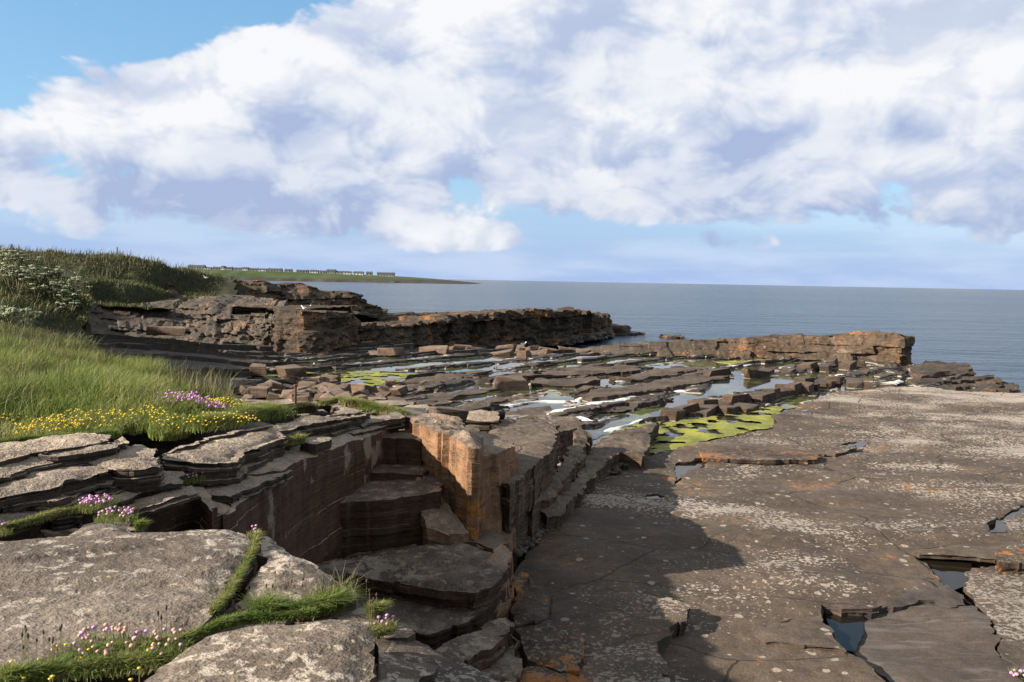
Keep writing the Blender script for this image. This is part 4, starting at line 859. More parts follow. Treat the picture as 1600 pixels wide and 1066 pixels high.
# -- recess between wall and pillar
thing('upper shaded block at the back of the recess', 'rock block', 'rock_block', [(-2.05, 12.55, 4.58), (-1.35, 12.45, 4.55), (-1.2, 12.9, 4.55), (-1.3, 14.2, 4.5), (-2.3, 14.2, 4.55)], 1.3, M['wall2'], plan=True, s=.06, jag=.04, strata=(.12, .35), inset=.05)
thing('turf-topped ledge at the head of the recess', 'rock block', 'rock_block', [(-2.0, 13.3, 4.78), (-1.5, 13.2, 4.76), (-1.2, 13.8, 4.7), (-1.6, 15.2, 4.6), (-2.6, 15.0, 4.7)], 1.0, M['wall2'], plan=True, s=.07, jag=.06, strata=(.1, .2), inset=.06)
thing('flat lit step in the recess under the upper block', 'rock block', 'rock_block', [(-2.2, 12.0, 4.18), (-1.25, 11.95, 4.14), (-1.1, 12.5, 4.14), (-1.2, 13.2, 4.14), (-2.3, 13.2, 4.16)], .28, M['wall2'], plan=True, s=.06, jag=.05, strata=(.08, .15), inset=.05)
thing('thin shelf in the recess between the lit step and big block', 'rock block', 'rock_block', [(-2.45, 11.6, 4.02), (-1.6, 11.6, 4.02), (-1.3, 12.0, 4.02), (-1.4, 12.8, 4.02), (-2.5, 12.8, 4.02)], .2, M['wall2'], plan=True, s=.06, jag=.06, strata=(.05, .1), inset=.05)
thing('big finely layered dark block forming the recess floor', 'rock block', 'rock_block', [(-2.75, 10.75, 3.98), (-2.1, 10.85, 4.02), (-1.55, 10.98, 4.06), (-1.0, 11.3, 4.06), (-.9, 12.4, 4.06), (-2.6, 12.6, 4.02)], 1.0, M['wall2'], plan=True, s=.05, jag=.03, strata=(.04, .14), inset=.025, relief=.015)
thing('tall orange sunlit rock pillar at the end of the fissure', 'rock pillar', 'rock_pillar', [(-1.62, 13.0, 4.86), (-1.2, 12.3, 4.84), (-.8, 11.62, 4.80), (-.5, 11.12, 4.78), (-.36, 11.18, 4.76), (-.36, 11.7, 4.74), (-.55, 12.5, 4.72), (-.85, 13.5, 4.72), (-1.3, 13.8, 4.8)], 1.75, M['pillar'], plan=True, s=.05, jag=.05, strata=(.25, .7), inset=.045, relief=.05, terr=.14, tstep=.04, wear=.06)
thing('sloping shaded wedge of rock leaning against the orange pillar', 'rock block', 'rock_block', [(-1.35, 12.2, 4.14), (-1.15, 11.9, 4.05), (-.8, 11.4, 3.8), (-.5, 10.98, 3.58), (-.8, 10.84, 3.56), (-1.1, 10.9, 3.68), (-1.35, 11.4, 3.98)], .8, M['pillar'], plan=True, s=.05, jag=.04, strata=(.15, .4), inset=.04, relief=.03)
thing('shaded rust-brown buttress on the seaward side of the pillar', 'rock block', 'rock_block', [(-.42, 11.45, 4.5), (-.22, 12.0, 4.48), (-.05, 12.5, 4.44), (.02, 13.2, 4.4), (-.3, 13.9, 4.4), (-.8, 13.5, 4.5)], 2.0, M['pillar'], plan=True, s=.06, jag=.06, strata=(.2, .5), inset=.08, batter=.06, relief=.03)

# -- ledges inside and below the fissure
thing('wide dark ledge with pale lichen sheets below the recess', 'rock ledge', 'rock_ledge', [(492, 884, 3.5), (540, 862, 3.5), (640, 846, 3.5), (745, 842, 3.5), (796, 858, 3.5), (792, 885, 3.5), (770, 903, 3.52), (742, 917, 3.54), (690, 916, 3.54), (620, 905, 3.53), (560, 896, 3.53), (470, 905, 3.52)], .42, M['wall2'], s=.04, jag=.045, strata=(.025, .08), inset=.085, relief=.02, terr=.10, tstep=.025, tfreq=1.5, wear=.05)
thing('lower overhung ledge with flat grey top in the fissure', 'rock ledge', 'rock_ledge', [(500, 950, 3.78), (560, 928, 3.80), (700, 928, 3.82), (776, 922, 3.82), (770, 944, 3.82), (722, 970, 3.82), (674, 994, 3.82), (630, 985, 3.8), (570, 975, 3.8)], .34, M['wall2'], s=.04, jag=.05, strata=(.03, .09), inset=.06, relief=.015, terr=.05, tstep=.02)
thing('upright leaning plate of rock with bright orange edge', 'rock plate', 'rock_plate', [(-.32, 9.75, 3.36), (-.2, 9.62, 3.36), (-.04, 9.95, 3.42), (.03, 10.45, 3.5), (-.10, 10.7, 3.55), (-.26, 10.3, 3.48)], .85, M['pillar'], plan=True, s=.045, jag=.03, strata=(.15, .3), inset=.03, batter=.08)
thing('flat grey stone at the foot of the orange pillar', 'rock slab', 'rock_slab', [(742, 838, 3.55), (764, 825, 3.56), (786, 832, 3.58), (796, 846, 3.6), (770, 856, 3.58), (748, 852, 3.55)], .5, M['ledge'], s=.05, jag=.04)
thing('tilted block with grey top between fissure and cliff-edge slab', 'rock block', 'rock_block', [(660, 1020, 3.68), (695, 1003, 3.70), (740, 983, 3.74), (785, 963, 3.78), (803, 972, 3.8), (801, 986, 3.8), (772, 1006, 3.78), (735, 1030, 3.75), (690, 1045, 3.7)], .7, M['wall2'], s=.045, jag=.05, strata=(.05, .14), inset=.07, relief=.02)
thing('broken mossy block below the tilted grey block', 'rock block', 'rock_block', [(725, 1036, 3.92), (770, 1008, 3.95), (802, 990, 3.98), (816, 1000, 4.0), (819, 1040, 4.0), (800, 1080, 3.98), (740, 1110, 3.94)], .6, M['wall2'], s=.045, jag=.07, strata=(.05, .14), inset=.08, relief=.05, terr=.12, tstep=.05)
thing('orange-lichened block beside the trickle at the platform edge', 'rock block', 'rock_block', [(796, 948, 4.03), (812, 922, 4.0), (838, 907, 3.98), (858, 914, 3.98), (862, 925, 3.98), (858, 950, 3.99), (848, 964, 4.0), (806, 978, 4.04)], .6, M['lichen'], s=.045, jag=.03, strata=(.1, .2), inset=.03, wear=.04)
thing('largest squared orange-lichened block on the platform edge', 'rock block', 'rock_block', [(803, 982, 4.06), (850, 964, 4.02), (868, 974, 4.02), (890, 978, 4.02), (911, 985, 4.02), (910, 1008, 4.03), (906, 1044, 4.04), (870, 1040, 4.06), (822, 1026, 4.08), (812, 1000, 4.08)], .6, M['lichen'], s=.045, jag=.03, strata=(.12, .25), inset=.03, wear=.04)
thing('low orange-spotted slab below the squared lichened block', 'rock slab', 'rock_slab', [(800, 1040, 4.12), (830, 1030, 4.12), (905, 1046, 4.12), (960, 1062, 4.13), (1010, 1090, 4.14), (1000, 1190, 4.14), (760, 1190, 4.1)], .5, M['lichen'], s=.05, jag=.04, strata=(.08, .15), inset=.03, wear=.04)
thing('small flat brown block between leaning plate and lichened block', 'rock block', 'rock_block', [(798, 908, 3.98), (814, 890, 3.96), (828, 896, 3.96), (820, 914, 3.97), (804, 924, 3.98)], .5, M['lichen'], s=.04, jag=.03, strata=(.06, .12))

# -- dipping ledges on the seaward side
thing('wide smooth brown ledge dipping beside the pillar', 'rock ledge', 'rock_ledge', [(733, 684, 3.0), (765, 672, 3.0), (800, 664, 3.02), (847, 657, 3.05), (872, 662, 3.06), (866, 696, 3.05), (832, 728, 3.03), (796, 758, 3.0), (772, 738, 2.98), (752, 706, 2.98)], .75, M['ledge'], s=.06, jag=.04, strata=(.06, .2), inset=.05, relief=.02, terr=.06, tstep=.02)
thing('dark dipping ledge a step below the smooth brown ledge', 'rock ledge', 'rock_ledge', [(778, 812, 3.72), (790, 786, 3.6), (830, 752, 3.55), (868, 730, 3.5), (884, 696, 3.5), (905, 672, 3.55), (922, 682, 3.65), (908, 716, 3.72), (876, 762, 3.8), (836, 806, 3.95)], .6, M['ledge'], s=.06, jag=.05, strata=(.06, .15), inset=.05, relief=.02, terr=.1, tstep=.04)
thing('cracked pale-edged ledge dropping to the flat platform', 'rock ledge', 'rock_ledge', [(846, 796, 4.0), (868, 770, 3.95), (905, 738, 3.9), (914, 706, 3.88), (940, 684, 3.9), (968, 672, 3.95), (1000, 668, 4.0), (1030, 661, 4.05), (1014, 676, 4.04), (1017, 690, 4.05), (1006, 713, 4.05), (985, 707, 4.0), (966, 704, 3.98), (942, 724, 3.97), (920, 748, 3.97), (906, 768, 3.98), (886, 797, 4.0), (862, 806, 4.02)], .55, M['ledge'], s=.06, jag=.05, strata=(.06, .18), inset=.05, relief=.02, terr=.08, tstep=.03)
thing('thin tilted plate lying behind the smooth brown ledge', 'rock plate', 'rock_plate', [(700, 672, 2.95), (730, 664, 2.95), (752, 668, 2.98), (748, 676, 3.0), (715, 680, 2.97)], .15, M['ledge'], s=.06, jag=.04)
thing('layered ledge between the pools and the smooth brown ledge', 'rock ledge', 'rock_ledge', [(760, 668, 3.55), (800, 652, 3.5), (846, 644, 3.6), (895, 650, 3.75), (915, 664, 3.8), (880, 676, 3.7), (860, 668, 3.6), (800, 668, 3.55)], .7, M['ledge'], s=.07, jag=.08, strata=(.06, .15), inset=.08, terr=.12, tstep=.04)

# ================================================================== LOOSE BLOCKS AND LEDGE BLOCKS
def block_mesh(name, seed, mat, jitter=.16, ch=.03):
    rs = random.Random(seed); bm = bmesh.new()
    for x in (-.5, .5):
        for y in (-.5, .5):
            for z in (0, 1):
                bm.verts.new((x + rs.uniform(-jitter, jitter), y + rs.uniform(-jitter, jitter), z + rs.uniform(-jitter, jitter) * (.8 if z else .3)))
    for k in range(3):
        bm.verts.new((rs.uniform(-.5, .5), rs.choice((-.55, .55)), rs.uniform(.3, .9)))
    res = bmesh.ops.convex_hull(bm, input=bm.verts)
    for v in [v for v in bm.verts if not v.link_faces]: bm.verts.remove(v)
    bmesh.ops.bevel(bm, geom=list(bm.edges), offset=ch, segments=1, affect='EDGES', profile=.6)
    bmesh.ops.recalc_face_normals(bm, faces=bm.faces)
    me = bpy.data.meshes.new(name); bm.to_mesh(me); bm.free(); me.materials.append(mat); return me
BL = [block_mesh('ledge_block', 100 + k, M['block'], .14 + .02 * (k % 3), .025) for k in range(7)]
BO = [block_mesh('boulder', 200 + k, M['boulder'], .2, .03) for k in range(7)]
rb = random.Random(21)
def put(me, name, loc, dims, rz, tilt=(0, 0), parent=None):
    o = bpy.data.objects.new(name, me); COL.objects.link(o); o.scale = dims; o.rotation_euler = (tilt[0], tilt[1], rz)
    o.location = loc if parent is None else tuple(np.array(loc) - np.array(parent.location))
    if parent: o.parent = parent
    return o
STR = math.atan2(TV[1], TV[0])
def zflat(x, y): return float(shore_z(np.array([x]), np.array([y]))[0])
# broken blocks along the scarps of the tidal flat, as far as they can be told apart
n_blk = 0
for tr in range(4000):
    if n_blk >= 190: break
    px = rb.uniform(380, 1420); py = rb.uniform(572, 690)
    p = U(px, py, 4.4)
    if sdf(np.array([p[0]]), np.array([p[1]]), plat_w)[0] > -.4 or p[1] > 48 or p[1] < 19: continue
    # only at a scarp crest: the ground falls away towards NV
    z0 = zflat(p[0], p[1]); z1 = zflat(p[0] + NV[0] * .3, p[1] + NV[1] * .3)
    if z0 - z1 < .09 or z0 < POOL_Z + .04 or pool_sd(np.array([p[0]]), np.array([p[1]]))[0] > -.3: continue
    L_ = rb.uniform(.35, 1.5); wd = rb.uniform(.28, .6); hh = rb.uniform(.12, .24)
    put(rb.choice(BL), 'ledge_block', (p[0] - NV[0] * wd * .35, p[1] - NV[1] * wd * .35, z1 - .10), (L_, wd, hh + (z0 - z1) * .6), STR + rb.uniform(-.16, .16) + rb.choice((0, math.pi)), (rb.uniform(-.08, .02), rb.uniform(-.06, .06)), flat); n_blk += 1
# row of squared blocks along the scarp above the algae pool
row = [(1075, 650, .9), (1100, 648, 1.3), (1135, 646, 1.0), (1162, 642, 1.6), (1192, 628, .9), (1206, 624, .7), (1222, 620, 1.1), (1240, 616, .8), (1256, 614, .9), (1268, 610, .7), (1280, 607, .7), (1292, 604, .7), (1303, 602, .6), (1335, 604, 1.8), (1100, 640, 1.2), (1150, 632, 1.4), (1050, 655, 1.0), (1225, 612, .8), (1255, 602, 1.0), (1195, 585, 1.4), (1230, 583, 1.2), (1262, 579, 1.0), (1290, 580, .9), (1300, 572, 1.1), (1325, 577, 1.2), (1345, 574, 1.0), (1180, 590, 1.6), (1120, 588, 1.8)]
for (px, py, L_) in row:
    p = U(px, py, 4.4)
    put(rb.choice(BL), 'ledge_block', (p[0], p[1], POOL_Z - .16), (L_ * rb.uniform(.9, 1.1), rb.uniform(.4, .75), rb.uniform(.36, .56)), STR + rb.uniform(-.3, .3), (rb.uniform(-.15, .05), rb.uniform(-.1, .1)), flat)
# long thin ledges standing out of the pools, traced
led = [([(800, 632), (840, 622), (866, 609), (850, 606), (800, 615), (770, 628)], 4.30), ([(862, 646), (905, 638), (955, 628), (998, 622), (1043, 613), (1045, 622), (1010, 630), (975, 640), (940, 640), (900, 652)], 4.26), ([(780, 656), (830, 648), (862, 640), (855, 634), (800, 642), (775, 650)], 4.30), ([(835, 592), (900, 590), (935, 588), (938, 596), (890, 600), (836, 598)], 4.22), ([(950, 590), (1010, 580), (1060, 572), (1110, 574), (1060, 582), (990, 592)], 4.26),
       ([(900, 616), (960, 606), (1010, 596), (1075, 586), (1140, 580), (1142, 588), (1070, 600), (1000, 612), (930, 622)], 4.22), ([(560, 612), (600, 604), (660, 598), (690, 600), (660, 606), (600, 614)], 4.24), ([(610, 598), (650, 590), (710, 582), (760, 580), (740, 588), (660, 598)], 4.28), ([(640, 624), (690, 614), (740, 604), (750, 608), (700, 622), (655, 630)], 4.25), ([(700, 636), (760, 622), (780, 616), (790, 624), (740, 636)], 4.25), ([(820, 580), (900, 574), (1000, 570), (1000, 578), (900, 584), (820, 588)], 4.20),
       ([(600, 640), (640, 633), (672, 634), (668, 642), (632, 648)], 3.3), ([(520, 636), (575, 626), (640, 624), (650, 630), (600, 638), (540, 644)], 3.5), ([(300, 628), (380, 622), (450, 620), (470, 626), (400, 634), (320, 640)], 2.9), ([(380, 642), (440, 636), (500, 634), (520, 640), (450, 648), (390, 652)], 2.6), ([(480, 622), (540, 614), (600, 612), (605, 620), (540, 628), (490, 632)], 3.8), ([(650, 655), (690, 650), (705, 660), (690, 668), (660, 664)], 2.9), ([(690, 645), (740, 640), (790, 644), (770, 656), (710, 656)], 3.4)]
for pl, H in led:
    slab('ledge', [(a, b, H + .12 * (b - pl[0][1]) / -60) for a, b in pl], .35, M['block'] if H > 4 else M['flag'], s=.14, jag=.16, strata=(.05, .12), inset=.10, relief=.03, terr=.10, tstep=.04, parent=flat if H > 4 else ct)

def boulder(px, py, H, dims, rz, label, group=None, tilt=(0, 0), k=0):
    p = U(px, py, H); o = put(BO[k % 7], 'boulder', (p[0], p[1], p[2] - .06), dims, rz, tilt); tag(o, label, 'boulder', group); return o
boulder(799, 608, 4.38, (1.35, .85, .55), .25, 'large lone squared boulder standing in the shallow pool', k=1, tilt=(.04, .08))
boulder(697, 662, 3.15, (.62, .62, .42), .5, 'squared pale-faced boulder behind the orange pillar', k=2)
boulder(262, 522, 3.2, (1.6, .8, .45), .1, 'pale oblong boulder lying below the grey cliff', k=3)
boulder(455, 588, 4.4, (1.0, .8, .5), .9, 'round-shouldered dark boulder at the edge of the green pool', k=4)
boulder(404, 584, 4.3, (.7, .6, .45), .2, 'dark upright boulder below the grey cliff foot', k=5)
for i in range(95):
    px = rb.gauss(500, 62); py = 618 + (px - 500) * -.02 + rb.gauss(0, 10)
    px = max(385, min(640, px)); py = max(596, min(640, py))
    H = 4.3 - .9 * max(0, (py - 612)) / 26
    sc = rb.uniform(.25, .74)
    boulder(px, py, H, (sc * rb.uniform(.9, 1.4), sc * rb.uniform(.6, 1), sc * rb.uniform(.4, .7)), rb.uniform(0, 6.28), 'angular pinkish-brown fallen block in the boulder heap below the turf', 'fallen blocks in the boulder heap', (rb.uniform(-.35, .35), rb.uniform(-.35, .35)), i)
for i in range(24):
    px = rb.uniform(560, 960); py = rb.uniform(548, 574); p = U(px, py, 5.0)
    o = put(BO[i % 7], 'boulder', (p[0], p[1], zflat(p[0], p[1]) - .1), (rb.uniform(.6, 1.6), rb.uniform(.5, 1.0), rb.uniform(.25, .5)), rb.uniform(0, 6.28), (rb.uniform(-.2, .2), rb.uniform(-.2, .2)))
    tag(o, 'weathered block strewn on the dark shore below the sea cliff', 'boulder', 'blocks strewn below the sea cliff')

# gravel in the channel between ledges and platform
def pebbles(name, poly, n, r0_, r1_, mat, zf=None):
    P3 = np.array([U(*p) for p in poly]); q = P3[:, :2]; rs = np.random.RandomState(4)
    V = []; Fq = []; base = np.array([(1, 0, 0), (-1, 0, 0), (0, 1, 0), (0, -1, 0), (0, 0, 1), (0, 0, -1)], float)
    bm = bmesh.new(); bmesh.ops.create_icosphere(bm, subdivisions=1, radius=1); bv = np.array([v.co[:] for v in bm.verts]); bf = np.array([[v.index for v in f.verts] for f in bm.faces]); bm.free()
    k = 0; zz = P3[:, 2].mean()
    while k < n:
        x = rs.uniform(q[:, 0].min(), q[:, 0].max()); y = rs.uniform(q[:, 1].min(), q[:, 1].max())
        if not in_poly(np.array([x]), np.array([y]), q)[0]: continue
        r = r0_ + (r1_ - r0_) * rs.rand() ** 3
        a = rs.rand() * 6.28; sc = np.array([r * rs.uniform(.8, 1.5), r * rs.uniform(.6, 1), r * rs.uniform(.35, .7)])
        vv = bv * sc * rs.uniform(.8, 1.15, (len(bv), 1)); c_, s_ = math.cos(a), math.sin(a)
        V.append(np.column_stack([vv[:, 0] * c_ - vv[:, 1] * s_ + x, vv[:, 0] * s_ + vv[:, 1] * c_ + y, vv[:, 2] + zz + r * .2])); Fq.append(bf + k * len(bv)); k += 1
    return mesh_obj(name, np.vstack(V), np.vstack(Fq), mat, None, None)
tag(pebbles('gravel', [(778, 868, 4.30), (800, 830, 4.30), (850, 800, 4.30), (885, 796, 4.30), (878, 808, 4.31), (848, 842, 4.31), (815, 868, 4.31)], 900, .015, .09, M['pebble']), 'grey shingle in the channel between ledges and platform', 'gravel', kind='stuff')
tag(pebbles('gravel', [(905, 768, 4.32), (930, 745, 4.32), (985, 716, 4.32), (1005, 716, 4.32), (960, 742, 4.32), (915, 775, 4.32)], 110, .02, .12, M['pebble']), 'scattered stone chips along the foot of the pale-edged ledge', 'gravel', kind='stuff')

# broken stone strewn over the tidal ledges: too many and too small to pick apart
def rubble(name, n, region, r0_, r1_, mat, label, seed):
    rs = np.random.RandomState(seed); bv = np.array([(x_, y_, z_) for x_ in (-1, 1) for y_ in (-1, 1) for z_ in (-.5, .6)], float)
    bf = np.array([(0, 1, 3, 2), (4, 6, 7, 5), (0, 4, 5, 1), (2, 3, 7, 6), (0, 2, 6, 4), (1, 5, 7, 3)])
    px = rs.uniform(region[0], region[1], n * 6); py = rs.uniform(region[2], region[3], n * 6); q = np.array([U(a_, b_, 4.42) for a_, b_ in zip(px, py)])
    ok = (sdf(q[:, 0], q[:, 1], plat_w) < -.3) & (pool_sd(q[:, 0], q[:, 1]) < -.1) & (q[:, 1] < 58) & (q[:, 1] > 17) & (fbm(q[:, 0] / 2, q[:, 1] / 2, 44) > .42); q = q[ok][:n]
    z = shore_z(q[:, 0], q[:, 1]); V = []; F_ = []; k = 0
    for p_, zz in zip(q, z):
        if zz < POOL_Z - .06 or zz < 1: continue
        r = r0_ + (r1_ - r0_) * rs.rand() ** 2.5; sc = np.array([r * rs.uniform(.8, 1.8), r * rs.uniform(.6, 1.1), r * rs.uniform(.25, .5)]); a = STR + rs.normal(0, .5)
        vv = (bv + rs.uniform(-.28, .28, bv.shape)) * sc; c_, s_ = math.cos(a), math.sin(a); tl = rs.normal(0, .22)
        V.append(np.column_stack([vv[:, 0] * c_ - vv[:, 1] * s_ + p_[0], vv[:, 0] * s_ + vv[:, 1] * c_ + p_[1], vv[:, 2] + vv[:, 0] * tl + zz + r * .12])); F_.append(bf + k * 8); k += 1
    o = mesh_obj(name, np.vstack(V), np.vstack(F_), mat, None, None); tag(o, label, 'rubble', kind='stuff')
rubble('rubble', 1000, (380, 1420, 572, 690), .04, .15, M['block'], 'dark broken stone strewn over the tidal ledges', 5)
rubble('rubble', 260, (400, 900, 575, 670), .04, .15, M['boulder'], 'pale pinkish stone chips strewn among the tidal ledges', 6)

# dried white algae stranded at pool edges
def crust(line, w, H, label):
    P3 = np.array([U(a, b, H) for a, b in line]); d = np.concatenate([[0], np.cumsum(np.linalg.norm(np.diff(P3[:, :2], axis=0), axis=1))])
    n = int(d[-1] / .12) + 2; t = np.linspace(0, d[-1], n); C = np.stack([np.interp(t, d, P3[:, k]) for k in range(2)], 1)
    C += np.stack([(fbm(t / 1.3, t * 0, 3) - .5), (fbm(t / 1.3, t * 0 + 9, 4) - .5)], 1) * .5
    tg = np.gradient(C, axis=0); tg /= np.linalg.norm(tg, axis=1, keepdims=True); nr = np.stack([-tg[:, 1], tg[:, 0]], 1)
    wd = w * 1.5 * np.clip(fbm(t / .8, t * 0, int(line[0][0])) * 2.4 - .55, .06, 1.4)
    z = CZ - H; V = []
    for f, dz in ((-1, -.03), (-.6, .018), (0, .03), (.6, .018), (1, -.03)):
        q = C + nr * (f * wd * (.8 + .5 * fbm(t / .25, t * 0 + f * 3, 8)))[:, None] * .5; V.append(np.column_stack([q, np.full(n, z + dz) + (fbm(t / .2, t * 0 + f, 9) - .5) * .02]))
    A_ = np.stack(V, 1); idx = np.arange(n * 5).reshape(n, 5); q = np.stack([idx[:-1, :-1], idx[:-1, 1:], idx[1:, 1:], idx[1:, :-1]], -1).reshape(-1, 4)
    o = mesh_obj('dried_algae', A_.reshape(-1, 3), np.ascontiguousarray(q[:, ::-1]), M['crust'], None, 60); tag(o, label, 'dried algae', kind='stuff')
crust([(862, 706), (900, 692), (950, 676), (1000, 660), (1040, 648), (1080, 634), (1140, 622), (1200, 610), (1260, 599), (1312, 585)], .30, 4.36, 'white dried algae line along the long grey pool and its dip slope')
crust([(820, 664), (870, 645), (920, 634), (960, 624), (1010, 614), (1062, 609)], .38, 4.37, 'white dried algae line between the two middle pools')
crust([(770, 640), (800, 632), (858, 627), (905, 628), (912, 618), (970, 609)], .36, 4.37, 'white dried algae line by the thin dark ledge')
crust([(955, 598), (1000, 590), (1050, 582), (1110, 577), (1160, 570), (1170, 567)], .35, 4.38, 'white dried algae line below the brown ridge')
crust([(780, 668), (812, 660), (850, 658), (870, 652)], .5, 4.30, 'short white crust beside the layered ledge')
crust([(862, 660), (880, 656), (905, 652)], 1.3, 4.33, 'broad white dried algae sheet at the pool corner')
crust([(850, 684), (880, 678), (915, 676), (925, 673)], 1.0, 4.15, 'white crust sheet on the corner of the cracked ledge')
crust([(1380, 600), (1395, 597), (1410, 594)], .5, 4.27, 'short white streak on the rock towards the ledge tail')

# ================================================================== VEGETATION
def blades(name, Pt, hgt, wid, lean, mat, seed=1, parent=None, curl=.5, wind=(.25, .05)):
    """Pt (n,3): roots; every blade is a tapered two-segment strip."""
    rs = np.random.RandomState(seed); n = len(Pt)
    a = rs.rand(n) * 2 * np.pi; h = hgt * (.55 + .75 * rs.rand(n)); w = wid * (.7 + .6 * rs.rand(n))
    ld = rs.rand(n) * 2 * np.pi; lm = lean * (.2 + rs.rand(n))
    dx = np.cos(ld) * lm + wind[0] * rs.rand(n); dy = np.sin(ld) * lm + wind[1] * rs.rand(n)
    sx_, sy_ = np.cos(a) * w / 2, np.sin(a) * w / 2
    mid = Pt + np.stack([dx * h * .4, dy * h * .4, h * .58], 1); tip = Pt + np.stack([dx * h * (.8 + curl), dy * h * (.8 + curl), h * (1 - .25 * np.hypot(dx, dy))], 1)
    s2 = np.stack([sx_, sy_, np.zeros(n)], 1)
    V = np.stack([Pt - s2, Pt + s2, mid - s2 * .8, mid + s2 * .8, tip], 1).reshape(-1, 3)
    b = np.arange(n)[:, None] * 5
    F_ = np.concatenate([b + np.array([[0, 1, 3]]), b + np.array([[0, 3, 2]]), b + np.array([[2, 3, 4]])])
    t = np.repeat(np.clip(rs.normal(.45, .26, n), 0, 1), 5)
    o = mesh_obj(name, V, F_, mat, parent, None, attr=t); o['kind'] = 'stuff'; return o
def scatter(n, x0, x1, y0, y1, ok, seed):
    rs = np.random.RandomState(seed); x = rs.uniform(x0, x1, n); y = rs.uniform(y0, y1, n); k = ok(x, y); return x[k], y[k]

# -- grass bank
bank_cp = [U(-200, 706, 1.80), U(0, 692, 1.86), U(80, 684, 1.84), U(160, 678, 1.84), U(230, 674, 1.86), U(300, 668, 1.90), U(400, 655, 2.05), W(0, 640, 10.4), W(120, 640, 10.6), W(240, 650, 10.4), W(0, 590, 12.5), W(120, 605, 12.6), W(240, 628, 12.4), W(330, 640, 12.4), W(0, 556, 15), W(100, 572, 15.3), W(200, 600, 15), W(290, 622, 15), W(345, 636, 14.5), W(0, 540, 17.5), W(90, 553, 17.5), W(180, 588, 17.5), W(260, 610, 17), W(320, 630, 17), W(-200, 535, 18), W(-200, 600, 12), W(-400, 560, 14), W(200, 625, 20), W(100, 600, 20.5), W(0, 580, 21), W(-200, 580, 22), W(300, 640, 19), W(-400, 560, 24)]
bank_f = idw(bank_cp, 4)
bank_poly = [U(-320, 716, 1.80)[:2], U(-60, 697, 1.84)[:2], U(0, 690, 1.84)[:2], U(70, 684, 1.83)[:2], U(130, 680, 1.82)[:2], U(200, 674, 1.84)[:2], U(270, 664, 1.88)[:2], W(318, 655, 10.6)[:2], W(362, 640, 12.6)[:2], W(362, 630, 14.2)[:2], W(335, 625, 16)[:2], W(290, 620, 18.2)[:2], W(190, 620, 20)[:2], W(0, 600, 21)[:2], W(-300, 600, 22)[:2], (-17, 12)]
def bank_z(x, y): return bank_f(x, y) + (fbm(x / 1.1, y / 1.1, 91, 4) - .5) * .22
bank = height_mesh('grass_bank', np.arange(-20, -3.5, .16), np.arange(7, 22, .16), bank_z, M['soil'], mask=lambda x, y: sdf(x, y, bank_poly) > -.25); tag(bank, kind='structure')
vis = lambda x, y: in_poly(x, y, bank_poly) & (x / y > -.72) 
x, y = scatter(330000, -15, -3.5, 7.5, 20, vis, 1)
dens = fbm(x * 1.3, y * 1.3, 12, 3); k = np.random.RandomState(2).rand(len(x)) < .35 + .9 * dens; x, y = x[k], y[k]
edge = sst(0, 1.2, sdf(x, y, bank_poly))
hg = (.16 + .20 * edge) * (.6 + .9 * fbm(x * .7, y * .7, 13, 3))
tag(blades('meadow_grass', np.column_stack([x, y, bank_z(x, y) - .02]), hg, .011, .45, M['grass'], 3), 'long sunlit green meadow grass on the bank', 'grass', kind='stuff')
# seed-head stalks along the crest
x, y = scatter(22000, -15, -4, 9, 20, lambda x, y: vis(x, y) & (fbm(x * .6, y * .6, 15, 2) > .5 - .25 * sst(13, 17, y)), 5)
tag(blades('seeding_grass', np.column_stack([x, y, bank_z(x, y)]), .48 + .1 * np.random.RandomState(1).rand(len(x)), .007, .22, M['stem'], 6), 'tall pale seeding grass stalks along the bank', 'grass', kind='stuff')

# -- hill grass
hv = lambda x, y: (x / y > -.72) & (x < -11)
def hill_ok(x, y):
    z = hill_z(x, y); e = .6; gx_ = (hill_z(x + e, y) - z) / e; gy_ = (hill_z(x, y + e) - z) / e; sl = np.hypot(gx_, gy_)
    lowlim = np.where(y > 41, 4.75, 4.6) + (fbm(x / 2, y / 2, 35) - .5) * 1.0
    return hv(x, y) & (z > lowlim) & (sl < 1.5 + fbm(x / 1.5, y / 1.5, 36)) & ((800 + x / y * FPX) < np.where(y > 50.5, 345 - np.clip(60 - y, 0, 9) * 12, 140))
x, y = scatter(150000, -48, -11, 25, 66, hill_ok, 7)
hg = np.where(y < 41, .26, .24) * (.6 + .9 * fbm(x / 1.2, y / 1.2, 37, 3))
tag(blades('hill_grass', np.column_stack([x, y, hill_z(x, y) - .05]), hg, .04, .5, M['hill_grass'], 8), 'dark rough grass covering the hill above the cliffs', 'grass', kind='stuff')
x, y = scatter(2600, -46, -14, 56, 62, lambda x, y: hv(x, y) & (hill_z(x, y) > 6.6), 17)
tag(blades('seeding_grass', np.column_stack([x, y, hill_z(x, y)]), .55, .03, .3, M['stem'], 18), 'pale seeding grass along the hill skyline', 'grass', kind='stuff')

